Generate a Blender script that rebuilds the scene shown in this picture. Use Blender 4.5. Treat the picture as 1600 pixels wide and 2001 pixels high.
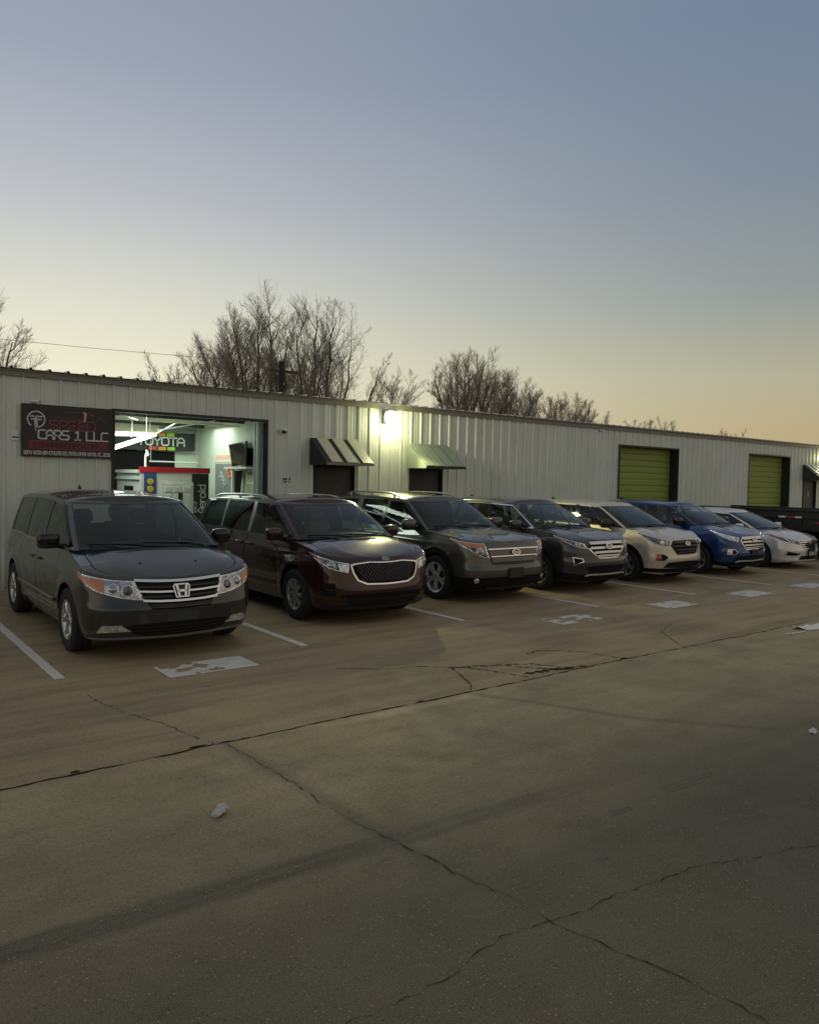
import bpy, math, random
import numpy as np
from mathutils import Vector, Matrix

rnd = random.Random(7)
sc = bpy.context.scene
C = sc.collection
for o in list(bpy.data.objects):
    bpy.data.objects.remove(o)

# ------------------------------------------------------------------ camera
EYE = Vector((0, 0, 2.033))
YAW, PITCH, ROLL = (math.radians(a) for a in (37.836, -2.337, 1.134))
fw = Vector((math.sin(YAW)*math.cos(PITCH), math.cos(YAW)*math.cos(PITCH), math.sin(PITCH)))
rt = Vector((math.cos(YAW), -math.sin(YAW), 0))
up = rt.cross(fw)
r2 = rt*math.cos(ROLL) + up*math.sin(ROLL)
u2 = -rt*math.sin(ROLL) + up*math.cos(ROLL)
cd = bpy.data.cameras.new('camera')
cam = bpy.data.objects.new('camera', cd)
C.objects.link(cam)
M = Matrix((r2, u2, -fw)).transposed().to_4x4()
M.translation = EYE
cam.matrix_world = M
cd.sensor_fit = 'HORIZONTAL'
cd.sensor_width = 36.0
cd.lens = 36.0*1481.7/1600
cd.clip_start = 0.05
cd.clip_end = 3000
sc.camera = cam

# ------------------------------------------------------------------ dusk sky, low sun behind the building
SUN_AZ, SUN_EL = math.radians(-45.0), math.radians(1.2)        # azimuth from +Y towards +X
sun_dir = Vector((math.sin(SUN_AZ)*math.cos(SUN_EL), math.cos(SUN_AZ)*math.cos(SUN_EL), math.sin(SUN_EL)))
w = bpy.data.worlds.new('World')
sc.world = w
w.use_nodes = True
nt = w.node_tree
nt.nodes.clear()
def wn(t, **k):
    n = nt.nodes.new(t)
    for a, b in k.items(): setattr(n, a, b)
    return n
def wl(a, b): nt.links.new(a, b)
out = wn('ShaderNodeOutputWorld')
bg = wn('ShaderNodeBackground')
sky = wn('ShaderNodeTexSky')
sky.sky_type = 'NISHITA'
sky.sun_disc = False
sky.sun_elevation = SUN_EL
sky.sun_rotation = SUN_AZ
sky.air_density = 1.0
sky.dust_density = 1.6
sky.ozone_density = 1.5
tc = wn('ShaderNodeTexCoord')
sep = wn('ShaderNodeSeparateXYZ')
wl(tc.outputs['Generated'], sep.inputs[0])
def ramp(stops):
    r = wn('ShaderNodeValToRGB')
    e = r.color_ramp.elements
    while len(e) > 1: e.remove(e[0])
    e[0].position = stops[0][0]; e[0].color = (*stops[0][1], 1)
    for p_, c_ in stops[1:]:
        q_ = e.new(p_); q_.color = (*c_, 1)
    r.color_ramp.interpolation = 'EASE' if False else 'LINEAR'
    return r
def lin(r, g, b):
    f = lambda v: (v/255/12.92 if v/255 <= .04045 else ((v/255+.055)/1.055)**2.4)
    return (f(r), f(g), f(b))
# clear dusk sky by height above the horizon: one profile below the sunset, one away from it
near = ramp([(0.0, lin(246,236,186)), (0.10, lin(246,241,208)), (0.20, lin(226,225,208)), (0.32, lin(190,193,198)), (0.45, lin(158,166,182)), (0.60, lin(142,150,163)), (1.0, lin(152,152,151))])
far = ramp([(0.0, lin(190,164,124)), (0.06, lin(188,170,131)), (0.13, lin(179,175,149)), (0.22, lin(148,155,152)), (0.34, lin(128,140,153)), (0.50, lin(112,129,151)), (0.62, lin(124,136,152)), (1.0, lin(152,152,151))])
zc_ = wn('ShaderNodeMath', operation='MAXIMUM'); zc_.inputs[1].default_value = 0.0
wl(sep.outputs['Z'], zc_.inputs[0])
wl(zc_.outputs[0], near.inputs[0]); wl(zc_.outputs[0], far.inputs[0])
dot = wn('ShaderNodeVectorMath', operation='DOT_PRODUCT')
wl(tc.outputs['Generated'], dot.inputs[0]); dot.inputs[1].default_value = (math.sin(SUN_AZ), math.cos(SUN_AZ), 0)
mr = wn('ShaderNodeMapRange'); mr.interpolation_type = 'SMOOTHSTEP'
mr.inputs['From Min'].default_value = -0.42; mr.inputs['From Max'].default_value = 0.55
wl(dot.outputs['Value'], mr.inputs['Value'])
mix = wn('ShaderNodeMix', data_type='RGBA')
wl(mr.outputs[0], mix.inputs['Factor']); wl(far.outputs[0], mix.inputs['A']); wl(near.outputs[0], mix.inputs['B'])
# the pale rose and grey sky opposite the sunset
anti = ramp([(0.0, lin(188,172,155)), (0.12, lin(204,187,168)), (0.3, lin(194,184,170)), (0.6, lin(166,163,157)), (1.0, lin(152,152,151))])
wl(zc_.outputs[0], anti.inputs[0])
mr2 = wn('ShaderNodeMapRange'); mr2.interpolation_type = 'SMOOTHSTEP'
mr2.inputs['From Min'].default_value = -0.40; mr2.inputs['From Max'].default_value = -0.90
wl(dot.outputs['Value'], mr2.inputs['Value'])
mixb = wn('ShaderNodeMix', data_type='RGBA')
wl(mr2.outputs[0], mixb.inputs['Factor']); wl(mix.outputs['Result'], mixb.inputs['A']); wl(anti.outputs[0], mixb.inputs['B'])
SKY_STRENGTH = 0.10
nis = wn('ShaderNodeVectorMath', operation='SCALE'); nis.inputs['Scale'].default_value = 0.15
wl(sky.outputs[0], nis.inputs[0])
gsc = wn('ShaderNodeVectorMath', operation='SCALE'); gsc.inputs['Scale'].default_value = 0.97/SKY_STRENGTH
wl(mixb.outputs['Result'], gsc.inputs[0])
add = wn('ShaderNodeVectorMath', operation='ADD')
wl(nis.outputs[0], add.inputs[0]); wl(gsc.outputs[0], add.inputs[1])
wl(add.outputs[0], bg.inputs['Color'])
bg.inputs['Strength'].default_value = SKY_STRENGTH
wl(bg.outputs[0], out.inputs['Surface'])

sl = bpy.data.lights.new('sun', 'SUN')
sl.energy = 0.35
sl.angle = math.radians(1.5)
sl.color = (1.0, .78, .5)
so = bpy.data.objects.new('sun', sl)
C.objects.link(so)
so.rotation_euler = (-sun_dir).to_track_quat('-Z', 'Y').to_euler()

sc.view_settings.view_transform = 'Standard'
sc.view_settings.look = 'None'
sc.view_settings.exposure = 0.0
sc.view_settings.gamma = 1.0
sc.view_settings.use_curve_mapping = False
sc.render.engine = 'CYCLES'
sc.cycles.max_bounces = 7
sc.cycles.transparent_max_bounces = 16
sc.cycles.sample_clamp_indirect = 4.0
sc.cycles.use_denoising = True

# ------------------------------------------------------------------ helpers
def link(o, parent=None):
    C.objects.link(o)
    if parent is not None: o.parent = parent
    return o

class MB:
    """collects shapes for ONE mesh"""
    def __init__(s): s.v = []; s.f = []; s.mi = []; s.cur = 0
    def add(s, vs, fs):
        b = len(s.v); s.v += [tuple(map(float, q)) for q in vs]
        for f in fs: s.f.append(tuple(b+i for i in f)); s.mi.append(s.cur)
        return b
    def box(s, x0, x1, y0, y1, z0, z1, T=None):
        vs = [Vector((x, y, z)) for z in (z0, z1) for y in (y0, y1) for x in (x0, x1)]
        if T is not None: vs = [T @ q for q in vs]
        s.add(vs, [(0,2,3,1),(4,5,7,6),(0,1,5,4),(2,6,7,3),(0,4,6,2),(1,3,7,5)])
    def rbox(s, x0, x1, y0, y1, z0, z1, b, T=None):
        """box with chamfered edges"""
        vs = []; cx, cy, cz = (x0+x1)/2, (y0+y1)/2, (z0+z1)/2
        hx, hy, hz = (x1-x0)/2, (y1-y0)/2, (z1-z0)/2
        b = min(b, hx*.9, hy*.9, hz*.9)
        idx = {}
        for sx in (-1,1):
            for sy in (-1,1):
                for sz in (-1,1):
                    for k in range(3):
                        p = [sx*hx, sy*hy, sz*hz]
                        for j in range(3):
                            if j != k: p[j] -= (1 if p[j] > 0 else -1)*b
                        idx[(sx,sy,sz,k)] = len(vs); vs.append(Vector((cx+p[0], cy+p[1], cz+p[2])))
        fs = []
        S = (-1, 1)
        for k in range(3):
            a, c = [(1,2),(0,2),(0,1)][k]
            for sg in S:
                q = []
                for (u, v) in ((-1,-1),(1,-1),(1,1),(-1,1)):
                    t = [0,0,0]; t[k] = sg; t[a] = u; t[c] = v; q.append(idx[(*t, k)])
                fs.append(tuple(q))
            # edges parallel to axis k
            for u in S:
                for v in S:
                    q = []
                    for sg in S:
                        t = [0,0,0]; t[k] = sg; t[a] = u; t[c] = v
                        q.append((idx[(*t, a)], idx[(*t, c)]))
                    fs.append((q[0][0], q[0][1], q[1][1], q[1][0]))
        for sx in S:
            for sy in S:
                for sz in S:
                    fs.append(tuple(idx[(sx,sy,sz,k)] for k in range(3)))
        if T is not None: vs = [T @ q for q in vs]
        s.add(vs, fs)
    def tube(s, pts, r, n=8, cap=True):
        pts = [Vector(p) for p in pts]; m = len(pts)
        rs = r if isinstance(r, (list, tuple)) else [r]*m
        vs = []; fs = []
        prev = None
        for i, p in enumerate(pts):
            d = (pts[min(i+1, m-1)] - pts[max(i-1, 0)]).normalized()
            if prev is None:
                a = d.orthogonal().normalized()
            else:
                a = (prev - d*prev.dot(d)); a = a.normalized() if a.length > 1e-6 else d.orthogonal().normalized()
            prev = a; b = d.cross(a)
            for k in range(n):
                t = 2*math.pi*k/n
                vs.append(p + a*(rs[i]*math.cos(t)) + b*(rs[i]*math.sin(t)))
        for i in range(m-1):
            for k in range(n):
                fs.append((i*n+k, i*n+(k+1) % n, (i+1)*n+(k+1) % n, (i+1)*n+k))
        if cap:
            fs.append(tuple(range(n-1, -1, -1))); fs.append(tuple((m-1)*n+k for k in range(n)))
        s.add(vs, fs)
    def lathe(s, prof, n=32, T=None, axis='Y'):
        """prof: (radius, height) along the axis"""
        vs = []; fs = []; m = len(prof)
        for (r, h) in prof:
            for k in range(n):
                t = 2*math.pi*k/n
                q = Vector((r*math.cos(t), h, r*math.sin(t))) if axis == 'Y' else Vector((r*math.cos(t), r*math.sin(t), h))
                vs.append(T @ q if T is not None else q)
        for i in range(m-1):
            for k in range(n):
                fs.append((i*n+k, i*n+(k+1) % n, (i+1)*n+(k+1) % n, (i+1)*n+k))
        s.add(vs, fs)
    def prism(s, poly, h0, h1, T=None):
        """2D polygon (x, y) extruded along z from h0 to h1"""
        n = len(poly)
        vs = [Vector((x, y, h)) for h in (h0, h1) for (x, y) in poly]
        if T is not None: vs = [T @ q for q in vs]
        fs = [tuple(range(n-1, -1, -1)), tuple(range(n, 2*n))]
        fs += [(k, (k+1) % n, n+(k+1) % n, n+k) for k in range(n)]
        s.add(vs, fs)
    def grid(s, rows):
        """rows of equally many points"""
        m = len(rows); n = len(rows[0])
        s.add([p for r in rows for p in r], [(i*n+k, i*n+k+1, (i+1)*n+k+1, (i+1)*n+k) for i in range(m-1) for k in range(n-1)])
    def ellipsoid(s, c, r, n=16, m=10, e=1.0, T=None):
        vs = []; fs = []
        sg = lambda v: math.copysign(abs(v)**e, v)
        for i in range(m+1):
            ph = -math.pi/2 + math.pi*i/m
            for k in range(n):
                t = 2*math.pi*k/n
                q = Vector((c[0]+r[0]*sg(math.cos(ph))*sg(math.cos(t)), c[1]+r[1]*sg(math.cos(ph))*sg(math.sin(t)), c[2]+r[2]*sg(math.sin(ph))))
                vs.append(T @ q if T is not None else q)
        for i in range(m):
            for k in range(n):
                fs.append((i*n+k, i*n+(k+1) % n, (i+1)*n+(k+1) % n, (i+1)*n+k))
        s.add(vs, fs)
    def build(s, name, mat, parent=None, smooth=True, angle=38, weld=False):
        me = bpy.data.meshes.new(name)
        me.from_pydata(s.v, [], s.f)
        mats = mat if isinstance(mat, (list, tuple)) else [mat]
        for m_ in mats: me.materials.append(m_)
        if len(mats) > 1: me.polygons.foreach_set('material_index', s.mi)
        import bmesh
        if weld or smooth:
            bm = bmesh.new(); bm.from_mesh(me)
            if weld: bmesh.ops.remove_doubles(bm, verts=bm.verts, dist=weld if weld is not True else 1e-4)
            if weld: bmesh.ops.recalc_face_normals(bm, faces=bm.faces)
            bm.to_mesh(me); bm.free()
        if smooth:
            me.polygons.foreach_set('use_smooth', [True]*len(me.polygons))
            me.set_sharp_from_angle(angle=math.radians(angle))
        me.update()
        o = bpy.data.objects.new(name, me)
        return link(o, parent)

def thing(name, label, cat, loc=(0, 0, 0), rz=0.0, group=None):
    o = bpy.data.objects.new(name, None)
    o.empty_display_size = .3
    C.objects.link(o)
    o.location = loc; o.rotation_euler = (0, 0, rz)
    return tag(o, label, cat, group)
def tag(o, label=None, cat=None, group=None, kind=None):
    if label: o['label'] = label
    if cat: o['category'] = cat
    if group: o['group'] = group
    if kind: o['kind'] = kind
    return o
def dup(src, parent, loc=None, label=None):
    c = src.copy(); C.objects.link(c); c.parent = parent
    if loc is not None: c.location = loc
    return c

# ------------------------------------------------------------------ materials
class NB:
    def __init__(s, name):
        s.m = bpy.data.materials.new(name); s.m.use_nodes = True
        s.t = s.m.node_tree; s.t.nodes.clear()
        s.o = s.n('ShaderNodeOutputMaterial')
    def n(s, t, **k):
        q = s.t.nodes.new(t)
        for a, b in k.items(): setattr(q, a, b)
        return q
    def l(s, a, b): s.t.links.new(a, b)
    def val(s, sock, v):
        if hasattr(v, 'is_linked') or isinstance(v, bpy.types.NodeSocket): s.l(v, sock)
        else: sock.default_value = v
    def math(s, op, a, b=0.0, c=None, clamp=False):
        q = s.n('ShaderNodeMath', operation=op, use_clamp=clamp)
        s.val(q.inputs[0], a); s.val(q.inputs[1], b)
        if c is not None: s.val(q.inputs[2], c)
        return q.outputs[0]
    def noise(s, vec, scale, detail=4, rough=.55, w=None):
        q = s.n('ShaderNodeTexNoise')
        if vec is not None: s.l(vec, q.inputs['Vector'])
        q.inputs['Scale'].default_value = scale; q.inputs['Detail'].default_value = detail; q.inputs['Roughness'].default_value = rough
        return q.outputs['Fac']
    def rampv(s, fac, a, b, lo=0.0, hi=1.0):
        q = s.n('ShaderNodeMapRange'); s.l(fac, q.inputs[0])
        q.inputs[1].default_value = a; q.inputs[2].default_value = b; q.inputs[3].default_value = lo; q.inputs[4].default_value = hi
        return q.outputs[0]
    def mixc(s, fac, a, b, mode='MIX'):
        q = s.n('ShaderNodeMix', data_type='RGBA', blend_type=mode)
        s.val(q.inputs['Factor'], fac)
        for k, v in (('A', a), ('B', b)):
            if isinstance(v, tuple): q.inputs[k].default_value = (*v[:3], 1)
            else: s.l(v, q.inputs[k])
        return q.outputs['Result']
    def pos(s):
        return s.n('ShaderNodeNewGeometry').outputs['Position']
    def obj(s):
        return s.n('ShaderNodeTexCoord').outputs['Object']
    def bsdf(s, **k):
        q = s.n('ShaderNodeBsdfPrincipled')
        for a, v in k.items():
            sock = q.inputs[a.replace('_', ' ')]
            if isinstance(v, tuple): sock.default_value = (*v[:3], 1)
            elif isinstance(v, (int, float)): sock.default_value = v
            else: s.l(v, sock)
        s.l(q.outputs[0], s.o.inputs['Surface'])
        return q
    def bump(s, h, strength, dist):
        q = s.n('ShaderNodeBump'); q.inputs['Strength'].default_value = strength; q.inputs['Distance'].default_value = dist
        s.l(h, q.inputs['Height'])
        return q.outputs[0]

def simple(name, col, rough=.5, metal=0.0, spec=.5, var=.12, scale=6.0, coat=0.0):
    b = NB(name)
    nz = b.noise(b.obj(), scale, 5)
    c = b.mixc(nz, tuple(v*(1-var) for v in col), tuple(min(1, v*(1+var)) for v in col))
    r = b.rampv(nz, 0, 1, max(.02, rough-.06), min(1, rough+.06))
    q = b.bsdf(Base_Color=c, Roughness=r, Metallic=metal)
    q.inputs['Specular IOR Level'].default_value = spec
    if coat: q.inputs['Coat Weight'].default_value = coat; q.inputs['Coat Roughness'].default_value = .04
    return b.m
def paint(name, col, metal=.55, rough=.38, dust=.10, flake=.06):
    b = NB(name)
    p = b.obj()
    fl = b.noise(p, 900, 1)
    big = b.noise(p, 2.2, 5, .6)
    c = b.mixc(fl, tuple(v*(1-flake) for v in col), tuple(min(1, v*(1+flake)+.002) for v in col))
    # thin road dust, more of it near the sills
    z = b.n('ShaderNodeSeparateXYZ'); b.l(p, z.inputs[0])
    low = b.rampv(z.outputs['Z'], .75, .2)
    d = b.math('MULTIPLY', b.math('ADD', b.math('MULTIPLY', big, .6), b.math('MULTIPLY', low, .7)), dust, clamp=True)
    c2 = b.mixc(d, c, (.16, .14, .11))
    r = b.math('ADD', b.math('MULTIPLY', d, .5), rough)
    q = b.bsdf(Base_Color=c2, Roughness=r, Metallic=metal)
    q.inputs['Coat Weight'].default_value = 1.0; q.inputs['Coat IOR'].default_value = 1.5; q.inputs['Specular IOR Level'].default_value = .12
    b.l(b.math('ADD', b.math('MULTIPLY', d, .35), .018), q.inputs['Coat Roughness'])
    return b.m
def lamp_lens(name, lo, hi, scale):
    """faceted reflector under a clear cover"""
    b = NB(name)
    p = b.obj()
    vo = b.n('ShaderNodeTexVoronoi'); vo.inputs['Scale'].default_value = scale; b.l(p, vo.inputs['Vector'])
    sp = b.n('ShaderNodeSeparateColor'); b.l(vo.outputs['Color'], sp.inputs[0])
    c = b.mixc(sp.outputs[0], lo, hi)
    q = b.bsdf(Base_Color=c, Roughness=b.rampv(sp.outputs[1], 0, 1, .08, .35), Metallic=.8, Normal=b.bump(vo.outputs['Distance'], .35, .02))
    q.inputs['Coat Weight'].default_value = 1.0; q.inputs['Coat Roughness'].default_value = .02
    return b.m
def emit(name, col, strength):
    b = NB(name)
    e = b.n('ShaderNodeEmission'); e.inputs[0].default_value = (*col, 1); e.inputs[1].default_value = strength
    b.l(e.outputs[0], b.o.inputs['Surface'])
    return b.m
def glass(name, tint, refl=.9):
    """thin tinted pane: transmits tint, reflects by angle"""
    b = NB(name)
    tr = b.n('ShaderNodeBsdfTransparent'); tr.inputs[0].default_value = (*tint, 1)
    gl = b.n('ShaderNodeBsdfGlossy'); gl.inputs['Roughness'].default_value = .03; gl.inputs[0].default_value = (.95, 1, 1, 1)
    fr = b.n('ShaderNodeLayerWeight'); fr.inputs[0].default_value = .5
    nz = b.noise(b.obj(), 3.0, 4)
    f = b.math('MULTIPLY', b.math('POWER', fr.outputs['Facing'], 5.0), refl)
    f = b.math('ADD', f, .038, clamp=True)
    df = b.n('ShaderNodeBsdfDiffuse'); df.inputs[0].default_value = (.3, .31, .3, 1)
    m0 = b.n('ShaderNodeMixShader'); b.l(b.math('MULTIPLY', nz, .025), m0.inputs[0]); b.l(tr.outputs[0], m0.inputs[1]); b.l(df.outputs[0], m0.inputs[2])
    m1 = b.n('ShaderNodeMixShader'); b.l(f, m1.inputs[0]); b.l(m0.outputs[0], m1.inputs[1]); b.l(gl.outputs[0], m1.inputs[2])
    b.l(m1.outputs[0], b.o.inputs['Surface'])
    return b.m

MT = dict(
    rubber=simple('tyre_rubber', (.022, .022, .021), .8, spec=.3),
    black=simple('black_plastic', (.012, .012, .012), .45),
    matt=simple('matt_black', (.008, .008, .008), .85, spec=.2),
    gloss=simple('gloss_black', (.008, .008, .009), .12),
    chrome=simple('chrome', (.78, .78, .76), .14, 1.0, var=.05),
    alloy=simple('alloy_silver', (.74, .74, .73), .34, .75, var=.08),
    alloyd=simple('alloy_grey', (.42, .42, .42), .34, .8, var=.08),
    disc=simple('brake_disc', (.12, .11, .10), .5, .8),
    lens=lamp_lens('headlamp_reflector', (.52, .52, .50), (.92, .92, .88), 30),
    lensd=lamp_lens('headlamp_dark', (.015, .015, .015), (.22, .22, .21), 34),
    lensin=simple('lamp_projector', (.30, .32, .32), .06, .85, coat=1.0),
    amber=simple('amber_reflector', (.50, .17, .06), .25, .0, var=.2, scale=50, coat=1.0),
    redlens=simple('red_lens', (.45, .03, .02), .25, .0, var=.2, scale=50, coat=1.0),
    trim=simple('interior_trim', (.035, .034, .032), .75),
    seatg=simple('seat_grey_fabric', (.16, .155, .145), .9),
    seatd=simple('seat_dark_fabric', (.045, .043, .04), .9),
    plate=simple('plate_grey', (.35, .35, .34), .5),
    white=simple('white_print', (.72, .72, .70), .6, var=.06),
    dark_glass=glass('tinted_glass', (.06, .07, .065)),
    mid_glass=glass('side_glass', (.45, .50, .47)),
    clear_glass=glass('windscreen_glass', (.66, .74, .70)),
)

# ------------------------------------------------------------------ ground
WALL_Y = 14.589
JOINT_Y = 5.36

def ground_material():
    b = NB('worn_concrete')
    P = b.pos()
    sp = b.n('ShaderNodeSeparateXYZ'); b.l(P, sp.inputs[0])
    X, Y = sp.outputs['X'], sp.outputs['Y']
    flat = b.n('ShaderNodeCombineXYZ'); b.l(X, flat.inputs[0]); b.l(Y, flat.inputs[1])
    F = flat.outputs[0]
    big = b.noise(F, .55, 6, .6)
    mid = b.noise(F, 2.6, 6, .62)
    fine = b.noise(F, 38, 4, .6)
    grain = b.noise(F, 170, 2, .5)
    # stretched wear running along the lane
    mp = b.n('ShaderNodeMapping'); mp.inputs['Scale'].default_value = (.35, 2.4, 1); b.l(F, mp.inputs['Vector'])
    wear = b.noise(mp.outputs[0], 1.4, 6, .65)
    mp2 = b.n('ShaderNodeMapping'); mp2.inputs['Scale'].default_value = (.8, 14, 1); mp2.inputs['Rotation'].default_value = (0, 0, math.radians(3.8)); b.l(F, mp2.inputs['Vector'])
    wear2 = b.noise(mp2.outputs[0], 1.6, 6, .7)
    # parking slab: tan broom-finished concrete; lane: greyer, exposed aggregate
    bay = b.mixc(b.rampv(big, .3, .7), (.315, .226, .112), (.455, .332, .168))
    bay = b.mixc(b.rampv(wear, .45, .72), bay, (.190, .150, .086))
    lane = b.mixc(b.rampv(big, .3, .7), (.325, .250, .124), (.49, .378, .188))
    blot = b.noise(F, 1.3, 7, .68)
    lane = b.mixc(b.math('MULTIPLY', b.rampv(blot, .46, .66), .55), lane, (.17, .145, .085))
    lane = b.mixc(b.math('MULTIPLY', b.rampv(wear, .42, .74), .75), lane, (.200, .172, .104))
    # aggregate specks
    vo = b.n('ShaderNodeTexVoronoi'); vo.inputs['Scale'].default_value = 48; b.l(F, vo.inputs['Vector'])
    spk = b.rampv(vo.outputs['Distance'], .30, .12)
    pick = b.n('ShaderNodeSeparateColor'); b.l(vo.outputs['Color'], pick.inputs[0])
    spk = b.math('MULTIPLY', spk, b.rampv(pick.outputs[0], .58, .70))
    spk = b.math('MULTIPLY', spk, b.rampv(mid, .34, .56))
    jn = b.math('ADD', Y, b.math('MULTIPLY', b.math('SUBTRACT', mid, .5), .05))
    isbay = b.rampv(jn, JOINT_Y-.01, JOINT_Y+.01)
    col = b.mixc(isbay, lane, bay)
    def band(pts, half, soft, nz_amp=.06):
        """1 on a stroke along the points, 0 off it"""
        best = None
        for (x0, y0), (x1, y1) in zip(pts, pts[1:]):
            L2 = (x1-x0)**2+(y1-y0)**2
            dx = b.math('SUBTRACT', X, x0); dy = b.math('SUBTRACT', Y, y0)
            t = b.math('DIVIDE', b.math('ADD', b.math('MULTIPLY', dx, x1-x0), b.math('MULTIPLY', dy, y1-y0)), L2, clamp=True)
            ex = b.math('SUBTRACT', dx, b.math('MULTIPLY', t, x1-x0)); ey = b.math('SUBTRACT', dy, b.math('MULTIPLY', t, y1-y0))
            d = b.math('SQRT', b.math('ADD', b.math('MULTIPLY', ex, ex), b.math('MULTIPLY', ey, ey)))
            best = d if best is None else b.math('MINIMUM', best, d)
        best = b.math('ADD', best, b.math('MULTIPLY', b.math('SUBTRACT', mid, .5), nz_amp))
        return b.rampv(best, half+soft, max(0.0, half-soft))
    # tyre-polished strip across the lane; near side painted darker to imitate light falling off
    k = b.math('MULTIPLY', band([(-2, 3.66), (.58, 3.49), (2.55, 3.37), (4.6, 3.19), (7.5, 2.95)], .085, .028, .12), b.math('MULTIPLY', b.rampv(wear2, .35, .62, .45, 1.0), b.rampv(X, 4.6, 2.2, .25, 1.0)))
    col = b.mixc(b.math('MULTIPLY', k, .92), col, (.048, .041, .027))
    near_shade = b.math('MULTIPLY', b.rampv(b.math('ADD', Y, b.math('MULTIPLY', X, .075)), 4.75, 2.9), .80)
    near_shade_right = b.math('MULTIPLY', b.rampv(b.math('SUBTRACT', X, b.math('MULTIPLY', Y, .25)), 2.2, 4.4), near_shade)  # extra painted falloff towards the right
    col = b.mixc(b.math('ADD', near_shade, b.math('MULTIPLY', near_shade_right, .25)), col, (.072, .060, .035))
    # tar streak, skid marks
    k = band([(4.95, 5.25), (5.10, 5.0), (5.62, 3.91), (6.4, 3.0)], .04, .045)
    col = b.mixc(b.math('MULTIPLY', k, .5), col, (.06, .055, .045))
    k = band([(2.42, 5.34), (2.5, 4.3), (2.53, 3.38), (2.62, 2.68)], .035, .07)
    col = b.mixc(b.math('MULTIPLY', k, .45), col, (.062, .062, .048))
    for q in ([(4.46, 2.91), (5.0, 2.87)], [(4.44, 2.87), (4.96, 2.83)], [(4.42, 2.835), (4.8, 2.80)], [(3.86, 2.86), (4.02, 2.85)], [(3.83, 2.83), (4.0, 2.82)]):
        col = b.mixc(b.math('MULTIPLY', band(q, .008, .012, .02), .65), col, (.035, .032, .027))
    # pale sand washed along the joint
    k = b.math('MULTIPLY', band([(3.3, 5.27), (4.0, 5.28), (4.85, 5.26)], .05, .07, .12), b.rampv(fine, .35, .6))
    col = b.mixc(b.math('MULTIPLY', k, .85), col, (.70, .56, .33))
    # round oil drips
    for (x, y, r, a) in ((3.35, 2.52, .035, .8), (1.25, 2.95, .05, .5), (1.5, 2.7, .035, .6), (4.9, 2.5, .03, .6), (1.0, 2.75, .05, .5), (2.2, 2.75, .03, .5), (1.9, 4.9, .05, .3), (5.5, 6.6, .5, .33), (6.3, 7.0, .6, .3), (4.9, 6.3, .55, .35), (2.2, 6.6, .4, .25), (7.5, 6.6, .7, .3), (9.6, 6.2, .7, .3), (2.9, 4.6, .35, .2)):
        dx = b.math('SUBTRACT', X, x); dy = b.math('MULTIPLY', b.math('SUBTRACT', Y, y), 1.6)
        d = b.math('SQRT', b.math('ADD', b.math('MULTIPLY', dx, dx), b.math('MULTIPLY', dy, dy)))
        d = b.math('ADD', d, b.math('MULTIPLY', b.math('SUBTRACT', mid, .5), r*2.2))
        col = b.mixc(b.math('MULTIPLY', b.rampv(d, r*1.4, r*.4), a), col, (.06, .05, .036))
    col = b.mixc(b.rampv(fine, .38, .70, .0, .42), col, (.07, .06, .04))
    col = b.mixc(b.rampv(grain, .52, .70, .0, .35), col, (.55, .47, .32))
    col = b.mixc(b.rampv(grain, .46, .30, .0, .45), col, (.05, .043, .03))
    dk = b.math('MULTIPLY', b.rampv(vo.outputs['Distance'], .34, .14), b.rampv(pick.outputs[1], .78, .86))
    offbay = b.math('SUBTRACT', 1.0, isbay)
    col = b.mixc(b.math('MULTIPLY', b.math('MULTIPLY', spk, .45), offbay), col, (.55, .48, .34))
    col = b.mixc(b.math('MULTIPLY', b.math('MULTIPLY', dk, .7), offbay), col, (.035, .030, .020))
    ht = b.math('ADD', b.math('MULTIPLY', grain, .5), b.math('MULTIPLY', fine, .5))
    rough = b.rampv(mid, .3, .7, .62, .85)
    b.bsdf(Base_Color=col, Roughness=rough, Normal=b.bump(ht, .35, .006))
    return b.m

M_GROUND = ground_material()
mb = MB()
R = 900
xs = [-R, -60, -8, 0, 12, 30, 60, R]; ys = [-R, -60, -10, 0, 6, 15, 40, R]
mb.grid([[(x, y, 0) for x in xs] for y in ys])
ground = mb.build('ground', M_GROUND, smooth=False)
tag(ground, 'worn tan and grey concrete parking lot', kind='structure')

M_CRACK = simple('crack_dirt', (.030, .024, .016), .95, spec=.1, var=.4, scale=30)
M_JOINT = simple('joint_dirt', (.030, .021, .013), .95, spec=.1, var=.5, scale=20)
def stroke(name, pts, wid, mat, z=.003, jit=.02, step=.06, seed=1, var=.5):
    """a jagged flat ribbon lying on the ground"""
    r = random.Random(seed)
    P = []
    for (x0, y0), (x1, y1) in zip(pts, pts[1:]):
        n = max(1, int(math.hypot(x1-x0, y1-y0)/step))
        for i in range(n): P.append((x0+(x1-x0)*i/n, y0+(y1-y0)*i/n))
    P.append(pts[-1])
    L = []; Rr = []
    off = 0
    for i, (x, y) in enumerate(P):
        a = P[max(0, i-1)]; c = P[min(len(P)-1, i+1)]
        dx, dy = c[0]-a[0], c[1]-a[1]; m = math.hypot(dx, dy) or 1
        nx, ny = -dy/m, dx/m
        off = off*.6 + r.uniform(-jit, jit)
        h = wid/2*max(.12, 1+r.uniform(-var, var)*1.3)
        if i in (0, len(P)-1): h *= .2
        L.append((x+nx*(off+h), y+ny*(off+h), z)); Rr.append((x+nx*(off-h), y+ny*(off-h), z))
    m = MB(); m.grid([L, Rr])
    return m.build(name, mat, ground, smooth=False)

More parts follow.
